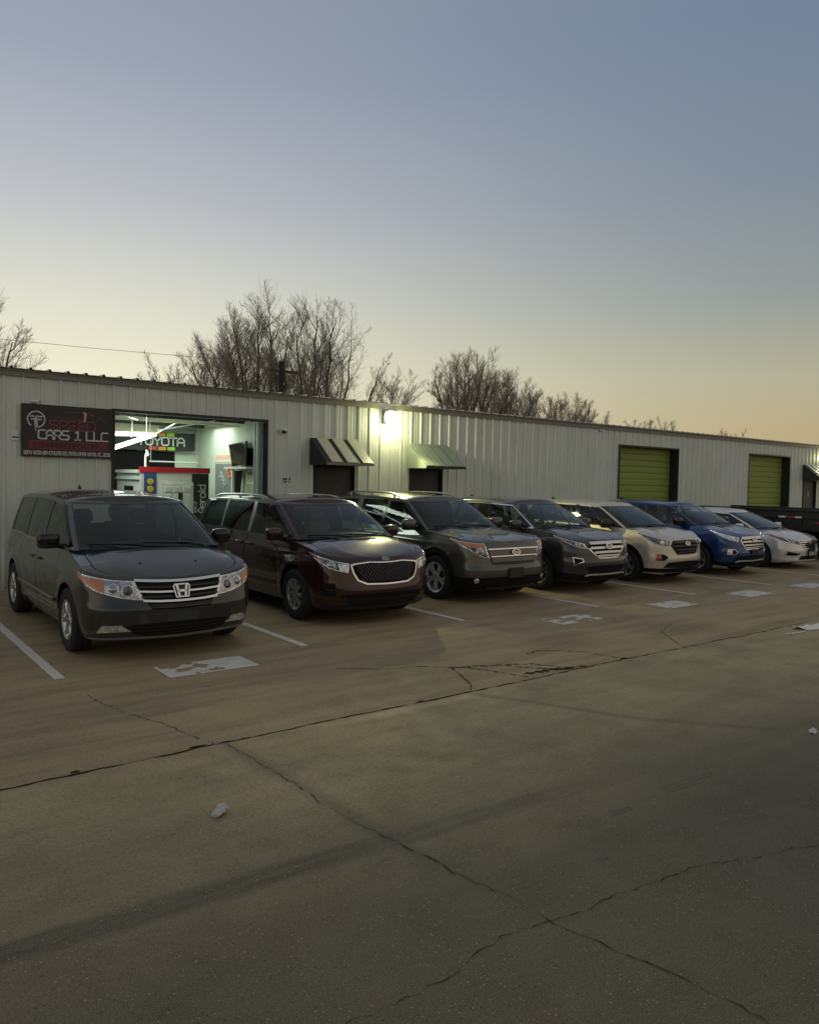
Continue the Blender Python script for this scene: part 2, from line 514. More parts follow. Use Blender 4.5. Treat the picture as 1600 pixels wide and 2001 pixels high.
stroke('expansion_joint', [(-9, 5.36), (0, 5.38), (.9, 5.36), (2.3, 5.37), (3.6, 5.38), (5.0, 5.36), (7, 5.38), (10.8, 5.33), (16, 5.36), (34, 5.36)], .016, M_JOINT, jit=.009, step=.07, seed=3, var=.75)
CR = [([(2.41, 5.34), (2.48, 4.7), (2.46, 4.1), (2.53, 3.38), (2.62, 2.68), (2.68, 2.24), (2.78, 1.7), (2.86, 1.0)], .0042),
      ([(1.45, 2.31), (1.8, 2.26), (2.06, 2.28), (2.39, 2.33), (2.93, 2.26), (3.63, 2.18), (4.5, 1.91), (5.6, 1.85)], .0030),
      ([(2.35, 5.38), (2.25, 5.9), (2.05, 6.5), (1.9, 7.3)], .0045),
      ([(5.0, 5.37), (5.25, 5.75), (5.42, 6.2)], .015), ([(5.42, 6.2), (5.8, 6.05), (6.3, 5.82), (6.55, 5.42)], .014),
      ([(5.55, 6.15), (5.75, 5.72), (5.85, 5.42)], .013), ([(6.0, 5.96), (6.15, 5.65), (6.6, 5.45)], .012), ([(5.9, 5.55), (6.3, 5.5), (6.75, 5.40)], .055),
      ([(5.42, 6.2), (5.1, 6.45), (4.8, 6.5), (4.3, 6.9)], .007), ([(7.4, 5.39), (7.3, 5.9), (6.9, 6.25), (6.6, 6.2)], .010),
      ([(8.6, 5.36), (9.2, 6.1), (9.9, 6.4)], .006)]
for i, (p, wd) in enumerate(CR): stroke('crack', p, wd, M_CRACK, z=.0045, jit=.014, step=.035, seed=20+i, var=.85)
# chipped concrete where the joint has broken out
for i, (x, y, rr) in enumerate(((2.22, 5.40, .05), (1.35, 5.40, .035), (7.42, 5.40, .05), (4.35, 5.38, .035), (6.5, 5.45, .07), (5.42, 6.2, .03))):
    r = random.Random(70+i); n = 9
    m = MB(); m.add([(x, y, .006)]+[(x+rr*1.7*r.uniform(.5, 1)*math.cos(6.283*k/n), y+rr*.6*r.uniform(.5, 1)*math.sin(6.283*k/n), .006) for k in range(n)], [(0, 1+k, 1+(k+1) % n) for k in range(n)])
    m.build('chipped_spot', M_JOINT, ground, smooth=False)

def paint_mark_material(name, col, worn, blue=0.0, sc_=5.0):
    b = NB(name)
    P = b.pos()
    n1 = b.noise(P, sc_, 6, .7); n2 = b.noise(P, 45, 4, .65)
    k = b.rampv(b.math('ADD', b.math('MULTIPLY', n1, .7), b.math('MULTIPLY', n2, .3)), worn-.07, worn+.07)
    c = b.mixc(b.rampv(n2, .3, .7), tuple(v*.82 for v in col), col)
    if blue: c = b.mixc(b.math('MULTIPLY', b.rampv(b.noise(P, 7, 4), .42, .56), blue), c, (.36, .38, .42))
    c = b.mixc(k, (.27, .22, .135), c)
    b.bsdf(Base_Color=c, Roughness=.75)
    return b.m
M_LINE = paint_mark_material('worn_white_line_paint', (.66, .64, .56), .34, sc_=9)
M_PATCH = [paint_mark_material('peeling_white_paint', (.68, .66, .57), .40), paint_mark_material('peeling_white_paint_blue', (.68, .66, .58), .38, .7)]
X0, STALL = 1.8548, 2.7838
ends_y = [7.42, 7.98, 7.98, 8.2, 7.95, 7.9, 7.85, 7.85, 7.9, 7.9]
for k in range(-1, 8):
    x = X0+k*STALL
    y0 = ends_y[k+1]; r = random.Random(90+k)
    m = MB(); rows = [[], []]
    n = 60
    for i in range(n+1):
        y = y0+(14.2-y0)*i/n
        rows[0].append((x-.052+r.uniform(-.004, .004), y, .004)); rows[1].append((x+.052+r.uniform(-.004, .004), y, .004))
    m.grid(rows); m.build('parking_line', M_LINE, ground, smooth=False)
# second, older faded stripe beside one line
m = MB(); m.grid([[(12.99+.95, 7.9, .004), (12.99+.95, 9.3, .004)], [(12.99+1.02, 7.9, .004), (12.99+1.02, 9.3, .004)]])
m.build('faded_line', paint_mark_material('faded_line_paint', (.28, .25, .2), .47, sc_=12), ground, smooth=False)
# painted squares where bay numbers were rubbed out
PT = [(2.76, 3.75, 7.42, 7.94, .88, 0), (8.45, 9.40, 7.20, 7.68, .52, 0), (11.12, 11.99, 7.20, 7.69, .93, 0), (13.62, 14.54, 7.18, 7.68, .93, 1), (15.95, 16.93, 7.10, 7.6, .93, 1)]
for i, (xa, xb, ya, yb, keep, mi) in enumerate(PT):
    r = random.Random(200+i); m = MB()
    nx, ny = 24, 12
    ph = [r.uniform(0, 6.28) for _ in range(6)]
    for a in range(nx):
        for c in range(ny):
            u, v = a/nx, c/ny
            f = .5+.22*math.sin(7*u+3*v+ph[0])+.2*math.sin(13*v-9*u+ph[1])+.16*math.sin(23*u+ph[2]+5*v)+r.uniform(-.12, .12)
            if i == 0: f += .35*(u-.62)*2 if u < .62 else .2
            if f < 1-keep and not (a in (0, nx-1) and i != 1): continue
            x1, x2, y1, y2 = xa+(xb-xa)*a/nx, xa+(xb-xa)*(a+1)/nx, ya+(yb-ya)*c/ny, ya+(yb-ya)*(c+1)/ny
            m.add([(x1, y1, .004), (x2, y1, .004), (x2, y2, .004), (x1, y2, .004)], [(0, 1, 2, 3)])
    m.build('painted_square', M_PATCH[mi], ground, smooth=False)

# ------------------------------------------------------------------ warehouse
def siding_material():
    b = NB('off_white_metal_siding')
    P = b.pos()
    mp = b.n('ShaderNodeMapping'); mp.inputs['Scale'].default_value = (7, 1, .5); b.l(P, mp.inputs['Vector'])
    st = b.noise(mp.outputs[0], 1.0, 5, .6)
    nz = b.noise(P, 1.3, 5, .6)
    sp = b.n('ShaderNodeSeparateXYZ'); b.l(P, sp.inputs[0])
    # every sheet (three feet wide) weathered a little differently
    sheet = b.math('FLOOR', b.math('DIVIDE', b.math('SUBTRACT', sp.outputs['X'], 2.46), .9144))
    wn_ = b.n('ShaderNodeTexWhiteNoise', noise_dimensions='1D'); b.l(sheet, wn_.inputs['W'])
    c = b.mixc(wn_.outputs['Value'], (.60, .64, .58), (.65, .69, .625))
    c = b.mixc(b.math('MULTIPLY', b.rampv(st, .50, .75), .30), c, (.36, .37, .31))
    c = b.mixc(b.math('MULTIPLY', b.rampv(nz, .52, .75), .22), c, (.40, .40, .33))
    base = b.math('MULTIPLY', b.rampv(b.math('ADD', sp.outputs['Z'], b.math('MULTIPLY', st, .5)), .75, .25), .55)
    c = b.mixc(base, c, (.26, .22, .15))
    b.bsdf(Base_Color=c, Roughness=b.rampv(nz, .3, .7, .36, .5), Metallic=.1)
    return b.m
M_SIDING = siding_material()
M_TRIMG = simple('grey_green_trim', (.20, .20, .165), .45, .2, var=.15)
M_ROOF = simple('galvanised_roof', (.42, .42, .39), .40, .4, var=.15, scale=3)
M_BLACKTRIM = simple('black_trim', (.014, .016, .015), .5)
M_GREEN = simple('lime_green_slat', (.23, .30, .05), .5, var=.10, scale=3)
M_DOOR = simple('dark_door', (.022, .028, .024), .5)
M_DOORG = simple('grey_green_door', (.06, .066, .056), .5)
bld = thing('warehouse', 'long low off white ribbed metal warehouse with green roll up doors', 'warehouse', (0, WALL_Y, 0))
OPEN = [(4.33, 7.45, 3.22), (8.65, 9.67, 2.32), (11.33, 12.31, 2.32), (19.48, 22.62, 3.25), (27.22, 30.33, 3.27), (31.56, 32.64, 2.35)]
RIB0, PITCHR = 2.484, .3048
EAVE = 3.72
PROF = [(-.03, 0), (-.014, -.032), (.014, -.032), (.03, 0), (.10, 0), (.108, -.006), (.122, -.006), (.13, 0), (.175, 0), (.183, -.006), (.197, -.006), (.205, 0), (PITCHR-.03, 0)]
def prof_y(u):
    xs_ = [p[0] for p in PROF]; ys_ = [p[1] for p in PROF]
    return float(np.interp(u, xs_, ys_))
def panel_pieces(mb, x):
    """one foot-wide rib and pan, cut round the openings"""
    a, c = x-.03, x+PITCHR-.03
    cuts = sorted({a, c} | {v for o in OPEN for v in o[:2] if a < v < c})
    for p, q in zip(cuts, cuts[1:]):
        z0 = 0.0
        for (oa, ob, oz) in OPEN:
            if oa <= (p+q)/2 <= ob: z0 = oz
        us = [p-x] + [u for u, _ in PROF if p < x+u < q] + [q-x]
        mb.grid([[(x+u, prof_y(u), z0) for u in us], [(x+u, prof_y(u), EAVE) for u in us]])
far = MB()
shared = None
for k in range(-50, 190):
    x = RIB0+k*PITCHR
    if -4 <= k <= 106:
        plain = not any(x-.03 < o[1] and x+PITCHR-.03 > o[0] for o in OPEN)
        if plain and shared is not None:
            o = bpy.data.objects.new('wall_panel', shared); C.objects.link(o); o.parent = bld; o.location = (x, 0, 0)
            continue
        mb = MB(); panel_pieces(mb, x)
        if plain:
            mb.v = [(v[0]-x, v[1], v[2]) for v in mb.v]
        o = mb.build('wall_panel', M_SIDING, bld, smooth=False)
        if plain: shared = o.data; o.location = (x, 0, 0)
    else:
        panel_pieces(far, x)
tag(far.build('wall_siding', M_SIDING, bld, smooth=False), kind='stuff')
# eave trim and roof panels
m = MB(); m.box(-13, 61, -.055, .02, EAVE-.01, EAVE+.10); m.box(-13, 61, -.075, -.052, EAVE+.075, EAVE+.115)
m.build('eave_trim', M_TRIMG, bld, smooth=False)
roof_me = None
SL = .030
for k in range(-50, 190):
    x = RIB0+k*PITCHR+.1
    if roof_me is None:
        m = MB()
        pr = [(-.03, 0), (-.014, .035), (.014, .035), (.03, 0), (.15, .004), (PITCHR-.03, 0)]
        y0, y1 = -.13, 6.6
        m.grid([[(u, y0, EAVE+.115+h) for u, h in pr], [(u, y1, EAVE+.115+h+SL*(y1-y0)) for u, h in pr]])
        m.add([(u, y0, EAVE+.115+h) for u, h in pr]+[(u, y0, EAVE+.108+h) for u, h in pr], [(i, i+1, len(pr)+i+1, len(pr)+i) for i in range(len(pr)-1)])
        o = m.build('roof_panel', M_ROOF, bld, smooth=False); roof_me = o.data; o.location = (x, 0, 0)
        continue
    o = bpy.data.objects.new('roof_panel', roof_me); C.objects.link(o); o.parent = bld; o.location = (x, 0, 0)
# closures: end walls and back wall
m = MB(); m.box(-13.02, -12.98, 0, 6.5, 0, EAVE+.1); m.box(60.98, 61.02, 0, 6.5, 0, EAVE+.1); m.box(-12.98, 60.98, 6.45, 6.5, 0, EAVE+.28)
m.build('end_wall', M_SIDING, bld, smooth=False)
# door surrounds
def surround(oa, ob, oz, wd, dep, mat, name='door_frame'):
    m = MB()
    m.box(oa-wd, oa+.004, -.045, dep, 0, oz+wd); m.box(ob-.004, ob+wd*.6, -.045, dep, 0, oz+wd); m.box(oa+.004, ob-.004, -.045, dep, oz-.004, oz+wd)
    return m.build(name, mat, bld, smooth=False)
surround(4.33, 7.45, 3.22, .05, .12, M_BLACKTRIM)
for o in (OPEN[3], OPEN[4]): surround(*o, .045, .36, M_BLACKTRIM)
for o in (OPEN[1], OPEN[2], OPEN[5]): surround(*o, .04, .10, M_BLACKTRIM)
m = MB(); m.box(7.25, 7.43, .13, .17, 0, 3.2); m.box(7.27, 7.30, .05, .13, 0, 3.2)
m.build('door_track', simple('galvanised_track', (.42, .48, .44), .4, .5), bld, smooth=False)
# roll-up doors, slat by slat
slat_me = None
for (oa, ob, oz) in (OPEN[3], OPEN[4]):
    d = bpy.data.objects.new('garage_door', None); link(d, bld); d.location = (oa, .29, 0)
    n = 16; h = oz/n
    for i in range(n):
        if slat_me is None:
            m = MB(); L = ob-oa
            pr = [(0.0, .010), (.010, 0), (.045, -.005), (.10, -.006), (.155, -.005), (h-.010, 0), (h-.002, .010)]
            m.grid([[(0.01, y, z) for z, y in pr], [(L-.01, y, z) for z, y in pr]])
            o = m.build('slat', M_GREEN, d, smooth=False); slat_me = o.data
        else:
            o = bpy.data.objects.new('slat', slat_me); link(o, d)
        o.location = (0, rnd.uniform(-.003, .003), i*h)
    m = MB(); m.box(.0, ob-oa, .03, .05, 0, oz); m.build('backing', M_BLACKTRIM, d, smooth=False)
# personnel doors
for (oa, ob, oz), mt in ((OPEN[1], M_DOOR), (OPEN[2], M_DOOR), (OPEN[5], M_DOORG)):
    m = MB(); m.rbox(oa+.01, ob-.01, .05, .10, .01, oz-.01, .006)
    d = m.build('door', mt, bld, smooth=False)
    m = MB(); m.rbox(ob-.56, ob-.51, .02, .05, 1.72, 1.92, .008) if oa > 30 else m.tube([(ob-.1, .0, 1.0), (ob-.1, .05, 1.0)], .03)
    m.build('door_handle', MT['white'] if oa > 30 else MT['chrome'], d, smooth=False)
# awnings over the doors: side cheeks, base sheet, raised panels
def awning(xa, xb, zt, zb, dep, npan, gap, base, pan, side, lipm):
    a = bpy.data.objects.new('awning', None); link(a, bld); a.location = (xa, -.034, zb)
    h = zt-zb; L = xb-xa
    for x in (0, L-.012):
        m = MB()
        T = Matrix.Translation((x, 0, 0))
        m.add([T @ Vector(q) for q in ((0, 0, 0), (0, 0, h), (0, -.05, h), (0, -dep, .05), (0, -dep, 0), (.012, 0, 0), (.012, 0, h), (.012, -.05, h), (.012, -dep, .05), (.012, -dep, 0))],
              [(0, 1, 2, 3, 4), (9, 8, 7, 6, 5), (0, 4, 9, 5), (1, 6, 7, 2), (2, 7, 8, 3), (3, 8, 9, 4)])
        m.build('side_cheek', side, a, smooth=False)
    m = MB(); m.box(.013, L-.013, -dep, 0, 0, .012)
    m.add([(.013, -.05, h-.002), (L-.013, -.05, h-.002), (L-.013, -dep+.003, .05), (.013, -dep+.003, .05)], [(0, 1, 2, 3)])
    m.box(.013, L-.013, -.05, 0, h-.012, h)
    m.build('base_sheet', base, a, smooth=False)
    m = MB(); m.box(-.01, L+.01, -dep-.02, -dep-.002, -.004, .048); m.build('front_lip', lipm, a, smooth=False)
    pw = L/npan
    for i in range(npan):
        m = MB()
        x0, x1 = i*pw+gap, (i+1)*pw-.012
        nrm = Vector((0, -(h-.05), dep-.05)).normalized()*.022
        nrm = Vector((0, -abs(nrm.y), abs(nrm.z)))
        q = [Vector((x0, -.05, h)), Vector((x1, -.05, h)), Vector((x1, -dep, .05)), Vector((x0, -dep, .05))]
        lo = [v+nrm*.15 for v in q]; hi = [v+nrm for v in q]
        m.add(lo+hi, [(4, 5, 6, 7), (0, 4, 7, 3), (1, 2, 6, 5), (0, 1, 5, 4), (3, 7, 6, 2)])
        m.build('panel', pan, a, smooth=False)
awning(8.50, 9.70, 2.94, 2.35, .73, 3, .12, M_BLACKTRIM, simple('pale_awning_panel', (.45, .45, .34), .45), M_BLACKTRIM, M_TRIMG)
awning(11.20, 12.42, 2.93, 2.345, .75, 4, .03, M_TRIMG, simple('green_awning_panel', (.24, .28, .21), .45), simple('green_awning_cheek', (.26, .31, .25), .5), M_BLACKTRIM)
awning(31.40, 32.95, 3.01, 2.41, .75, 4, .17, M_BLACKTRIM, simple('white_awning_panel', (.75, .75, .70), .4), M_DOOR, M_BLACKTRIM)

# ------------------------------------------------------------------ the open garage bay
M_MINT = simple('pale_mint_wall', (.62, .70, .58), .7, var=.05)
M_CREAM = simple('cream_ceiling', (.55, .54, .40), .8, var=.08)
M_TEAL = simple('dark_teal_wall', (.05, .065, .065), .6, var=.1)
M_FLOOR = simple('bay_floor', (.22, .21, .19), .5)
room = bpy.data.objects.new('garage_interior', None); link(room, bld)
def rb(name, mat, *b): 
    m = MB(); m.box(*b); return m.build(name, mat, room, smooth=False)
D = 19.95-WALL_Y
rb('right_wall', M_MINT, 8.10, 8.14, .18, D, 0, 3.6)
rb('right_wall', M_MINT, 7.46, 8.10, .18, .20, 0, 3.6)
rb('back_wall', M_MINT, 6.5, 8.10, D, D+.04, 0, 3.6)
rb('back_wall', M_TEAL, 4.0, 6.5, D, D+.04, 0, 3.6)
rb('left_wall', M_TEAL, 3.96, 4.0, .18, D, 0, 3.6)
rb('left_wall', M_TEAL, 4.0, 4.33, .14, .16, 0, 3.6)
rb('ceiling', M_CREAM, 3.9, 8.2, .02, D+.1, 3.6, 3.64)
rb('floor', M_FLOOR, 3.96, 8.14, .0, D, .001, .006)
for i, y in enumerate((1.2, 2.4, 3.6, 4.8)):
    rb('ceiling_beam', M_TEAL if i % 2 else M_CREAM, 4.0, 8.1, y, y+.12, 3.34, 3.6)
rb('bulkhead', M_CREAM, 4.0, 6.9, D-.5, D-.44, 3.12, 3.34)
m = MB()
for q in ([(4.6, .6, 3.22), (5.6, 2.6, 3.28)], [(5.4, .9, 3.30), (6.6, .7, 3.32)], [(6.2, 3.0, 3.1), (7.0, 1.6, 3.3)], [(7.0, 2.4, 3.28), (7.9, 2.2, 3.25)], [(6.4, 4.2, 2.98), (6.75, 3.2, 3.33)], [(5.6, 3, 2.9), (5.62, 3, 3.34)], [(5.0, 2.4, 3.0), (5.02, 2.4, 3.34)]):
    m.tube(q, .014, 6)
m.build('conduit', MT['white'], room)
L2 = lambda y: y-WALL_Y
# fluorescent tubes
M_TUBE = emit('lit_tube', (.86, 1.0, .93), 4.5)
for lab, a, c, rr in (('long lit fluorescent tube hanging level across the garage bay', (4.75, 17.5, 2.93), (6.13, 17.5, 2.98), .030),
                      ('lit fluorescent tube hanging at a slant under the level one', (4.55, 16.5, 2.47), (5.72, 16.6, 2.90), .03)):
    t = thing('fluorescent_light', lab, 'light', a)
    A = Vector(c)-Vector(a)
    m = MB(); m.tube([(0, 0, 0), A], rr, 10); m.build('tube', M_TUBE, t)
    m = MB(); m.tube([(0, 0, rr+.02), A+Vector((0, 0, rr+.02))], .02, 6)
    m.tube([A*.1+Vector((0, 0, rr+.04)), (A.x*.1, 0, 3.6-a[2])], .006, 5); m.tube([A*.9+Vector((0, 0, rr+.04)), (A.x*.9, A.y*.9, 3.6-a[2])], .006, 5)
    m.build('batten', MT['white'], t)
for (x, y, e) in ((4.75, 16.7, 80), (6.9, 18.2, 48)):
    l = bpy.data.lights.new('garage_bay_light', 'AREA'); l.shape = 'RECTANGLE'; l.size = 2.2; l.size_y = 1.1; l.energy = e; l.color = (.86, 1, .86)
    o = bpy.data.objects.new('garage_bay_light', l); C.objects.link(o); o.location = (x, y, 3.3)

# ------------------------------------------------------------------ cars
def mono(tab):
    """smooth monotone curve through (x, y) points"""
    tab = sorted(tab)
    xs = np.array([p[0] for p in tab], float); ys = np.array([p[1] for p in tab], float)
    if len(xs) == 2:
        return lambda v: float(np.interp(v, xs, ys))
    h = np.diff(xs); dl = np.diff(ys)/h
    t = np.zeros(len(xs)); t[0] = dl[0]; t[-1] = dl[-1]
    for i in range(1, len(xs)-1):
        if dl[i-1]*dl[i] > 0:
            w1 = 2*h[i]+h[i-1]; w2 = h[i]+2*h[i-1]
            t[i] = (w1+w2)/(w1/dl[i-1]+w2/dl[i])
    def f(v):
        if v <= xs[0]: return float(ys[0])
        if v >= xs[-1]: return float(ys[-1])
        i = int(np.searchsorted(xs, v)-1); s = (v-xs[i])/h[i]
        return float((1+2*s)*(1-s)**2*ys[i]+s*(1-s)**2*h[i]*t[i]+s*s*(3-2*s)*ys[i+1]+s*s*(s-1)*h[i]*t[i+1])
    return f

class Car:
    """body = lower wrap (plan outline stacked over height) + hood cap + greenhouse wrap + roof cap.
    x forward from the front axle, y to the car's left, z up."""
    def __init__(s, S, loc, rz, paintm, name, label, cat):
        s.S = S; s.P = paintm
        s.root = thing(name, label, cat, loc, rz, 'cars parked nose out along the warehouse')
        s.W = S['W']
        g = lambda k: mono(S[k])
        s.xf, s.xr, s.wz, s.tp, s.zs, s.zc, s.zn = g('xf'), g('xr'), g('wz'), g('tp'), g('zs'), g('zc'), g('zn')
        s.n, s.nr = S.get('n', 2.6), S.get('nr', 4.0)
        s.Rw, s.Ra = S['Rw'], S['Ra']
        s.x0f = s.Ra+.02; s.x0r = -S['wb']-s.Ra-.05
        s.sill = S.get('sill', .24)
        s.flare = S.get('flare', .0)
        s.axles = (0.0, -S['wb'])
        s.G0, s.G1 = S['gh']['base'], S['gh']['top']
    # ---- lower wrap
    def ztop(s, a):
        """shoulder height along the wrap: a in 0..1 nose, then metres back along the side"""
        if a <= 1: return s.zn(a)
        return s.zs(s.x0f-(a-1))
    def side_y(s, x, z):
        y = s.W*s.wz(z)*s.tp(x)
        for c in s.axles:
            d = math.hypot(x-c, z-s.Rw)
            y += s.flare*math.exp(-((d-s.Ra-.02)/.075)**2) if z > .2 else 0
        for (z0, slope, amp, wid) in s.S.get('crease', ()):
            zz = z0+slope*(-x)
            y += amp*math.exp(-((z-zz)/wid)**2)*min(1, max(0, (.25-x)/.4))
        return y
    def pt(s, a, z):
        """point on the wrap; negative a is the car's right side"""
        sg = -1 if a < 0 else 1
        a = abs(a)
        if a <= 1:
            th = a*math.pi/2; e = 2/s.n
            cx, sy = max(0, math.cos(th))**e, math.sin(th)**e
            x = s.x0f+(s.xf(z)-s.x0f)*cx
            y = s.side_y(s.x0f, z)*sy
        else:
            x = s.x0f-(a-1)
            if x >= s.x0r: y = s.side_y(x, z)
            else:
                q = min(1, (s.x0r-x)/(s.x0r-s.xr(.7))); th = q*math.pi/2; e = 2/s.nr
                x = s.x0r-(s.x0r-s.xr(z))*math.sin(th)**e; y = s.side_y(s.x0r, z)*max(0, math.cos(th))**e
        return Vector((x, sg*y, z))
    def nrm(s, a, z):
        e = 1e-3
        du = s.pt(a+e, z)-s.pt(a-e, z); dv = s.pt(a, z+e)-s.pt(a, z-e)
        n = du.cross(dv)
        if n.length < 1e-9: return Vector((1, 0, 0))
        n.normalize()
        c = s.pt(a, z); 
        if n.dot(Vector((c.x+s.S['wb']*.5, c.y*1.5, 0))) < 0: n = -n
        return n
    def aY(s, y):
        """wrap parameter of the front point at lateral position y (fraction of half width)"""
        sg = -1 if y < 0 else 1
        return sg*math.asin(min(1, abs(y))**(s.n/2))/(math.pi/2)
    def aX(s, x, sg=1): return sg*(1+s.x0f-x)
    def zlow(s, x):
        z = s.sill
        for c in s.axles:
            d = abs(x-c)
            if d < s.Ra-1e-6: z = max(z, s.Rw+math.sqrt(max(0, s.Ra**2-d*d)))
        return z
    def body(s):
        S = s.S
        cols = []                                   # (a, zlow, tag)
        zb = mono(S['zbump'])
        for a in np.linspace(0, 1, 25): cols.append((float(a), zb(float(a)), 'f'))
        xs = set(np.round(np.linspace(s.x0f-.02, s.x0r, 46), 4).tolist())
        for c in s.axles:
            for k in range(-12, 13): xs.add(round(c+(s.Ra-1e-4)*math.sin(k/12*math.pi/2), 4))
        doors = S['doors']                          # list of (x_front, x_rear)
        dx = sorted({v for d in doors for v in d}, reverse=True)
        G = .005
        xs = [x for x in xs if all(abs(x-v) > .02 for v in dx)]
        for v in dx: xs += [v+G, v-G]
        for x in sorted(xs, reverse=True):
            a = 1+s.x0f-x
            isE = [c for c in s.axles if abs(abs(x-c)-s.Ra) < 6e-3]
            if isE:
                c = isE[0]
                A, B = s.sill, s.Rw
                cols += [(a, A, 's'), (a, B, 's')] if x > c else [(a, B, 's'), (a, A, 's')]
            else: cols.append((a, s.zlow(x), 's'))
        xe = s.xr(.7)
        for q in np.linspace(0, 1, 9)[1:]: cols.append((1+s.x0f-(s.x0r+(xe-s.x0r)*float(q)), s.sill+.04, 'r'))
        K = 26
        fr = [k/K for k in range(K+1)]; fr[-2] = .97; fr[-1] = 1.0
        parts = {}
        def mbp(n): return parts.setdefault(n, MB())
        gapz = S.get('bump_seam', .66)
        for sg in (1, -1):
            V = [[s.pt(sg*max(a, 1e-5), zl+(s.ztop(a)-zl)*f) for f in fr] for a, zl, _ in cols]
            for i in range(len(cols)-1):
                (a0, z0, t0), (a1, z1, t1) = cols[i], cols[i+1]
                am = (a0+a1)/2; xm = s.x0f-(am-1) if am > 1 else None
                if xm is not None and any(abs(xm-v) < G*.9 for v in dx): continue
                for k in range(K):
                    q = [V[i][k], V[i+1][k], V[i+1][k+1], V[i][k+1]]
                    if sg < 0: q = q[::-1]
                    zm = sum(v.z for v in q)/4
                    nm = 'body'
                    if am < .9 and zm < gapz or (am >= .9 and am <= 1.0 and zm < gapz-.03): nm = 'front_bumper'
                    if xm is not None and t0 == 's':
                        for j, (df, dr) in enumerate(doors):
                            if dr < xm < df and k >= 3 and k < K-1: nm = ('door', sg, j)
                    mbp(nm).add(q, [(0, 1, 2, 3)])
        # hood and cowl cap, shoulder strips
        vf = [0, .2, .4, .58, .72, .82, .868, .880, .92, .96, 1.0]
        cow = S['gh']['cowl']; base0 = S['gh']['base']['a_x']
        deck = S.get('deck')
        def cap(a, v, sg):
            e = s.pt(max(a, 1e-4), s.ztop(a)); x = e.x
            zc = max(s.zc(x), e.z)
            z = e.z+(zc-e.z)*(1-v**S.get('hoodp', 2.6))
            for (vc, amp, wd) in S.get('hoodcrease', ()):
                fade = min(1, max(0, (x-cow)/.15+1))*min(1, max(0, (s.xf(.8)-x)/.25))
                z += amp*math.exp(-((v-vc)/wd)**2)*fade
            return Vector((x, sg*e.y*v, z))
        capcols = [c for i, c in enumerate(cols) if i == 0 or abs(c[0]-cols[i-1][0]) > 1e-6]
        for sg in (1, -1):
            for i in range(len(capcols)-1):
                a0, a1 = capcols[i][0], capcols[i+1][0]
                xm = (s.pt(max(a0, 1e-4), s.ztop(a0)).x+s.pt(a1, s.ztop(a1)).x)/2
                for j in range(len(vf)-1):
                    v0, v1 = vf[j], vf[j+1]
                    vm = (v0+v1)/2
                    if (v0, v1) == (.868, .880) and xm > cow-.1: continue
                    nm = 'body'
                    if xm > base0-.15 or (deck and xm < deck): 
                        if vm < .87 and xm > base0-.2:
                            lim = cow-.03-(vm**2.2)*(cow-base0)*.9
                            nm = 'hood' if xm > lim else 'cowl'
                        elif vm < .87: nm = 'boot_lid'
                    else:
                        if v0 < .879: continue
                    q = [cap(a0, v0, sg), cap(a0, v1, sg), cap(a1, v1, sg), cap(a1, v0, sg)]
                    if sg > 0: q = q[::-1]
                    mbp(nm).add(q[::-1], [(0, 1, 2, 3)])
        for nm, m in parts.items():
            if isinstance(nm, tuple):
                o = m.build('door', s.P, s.root, weld=2e-4, angle=50)
                for (hx, hz) in [S['handles'][nm[2]]]:
                    h = MB(); a = s.aX(hx, nm[1])
                    p = s.pt(a, hz); sgn = nm[1]
                    h.rbox(hx-.10, hx+.10, p.y+sgn*.004 if sgn > 0 else p.y-.042, p.y+.042 if sgn > 0 else p.y-.004, hz-.018, hz+.018, .012)
                    h.build('door_handle', S.get('handle_mat', s.P), o)
            else:
                o = m.build(nm, MT['black'] if nm == 'cowl' else s.P, s.root, weld=2e-4, angle=42)
        # wheel wells, underbody
        m = MB()
        for c in s.axles:
            for sg in (1, -1):
                rows = []
                for yy in (0, -.30):
                    row = []
                    for k in range(17):
                        t = math.pi*k/16; x = c+s.Ra*math.cos(t); z = s.Rw+s.Ra*math.sin(t)
                        row.append((x, sg*(s.side_y(x, z)+yy-.002), z))
                    rows.append(row)
                m.grid(rows)
        yb = s.W*.90
        m.box(s.xr(.4)+.12, s.xf(.3)-.16, -yb*.70, yb*.70, .22, .26)
        m.box(-S['wb']+s.Ra+.03, -s.Ra-.03, -yb, yb, .23, .26)
        m.box(s.Ra+.04, s.xf(.3)-.30, -yb*.8, yb*.8, .24, .27)
        for c in s.axles: m.box(c-.42, c+.42, -s.W*.6, s.W*.6, .26, min(.9, s.zs(.4)-.13))
        m.box(.1, s.xf(.5)-.16, -s.W*.60, s.W*.60, .27, min(.72, s.zn(0)-.17))
        m.build('underbody', MT['matt'], s.root, smooth=False)
    # ---- greenhouse
    def gp(s, g, t, sg=1):
        """g: 0..1 windscreen to A pillar corner, 1..2 side, 2..3 rear corner to centre"""
        b, p = s.G0, s.G1
        L = lambda k: b[k]+(p[k]-b[k])*t
        bow = s.S['gh'].get('bow', .03)*math.sin(math.pi*min(t, 1))
        cf, ax, rx, cr = L('c_x'), L('a_x'), L('r_x'), L('cr_x')
        wdb = s.S['gh'].get('belly', .02)*math.sin(math.pi*t*.9)
        def halfw(x):
            x_b = x
            yb = s.side_y(min(x, s.x0f), s.zs(x))-.022
            yt = p['w']
            return yb+(yt-yb)*t+wdb
        e = 2/s.S['gh'].get('n', 3.0)
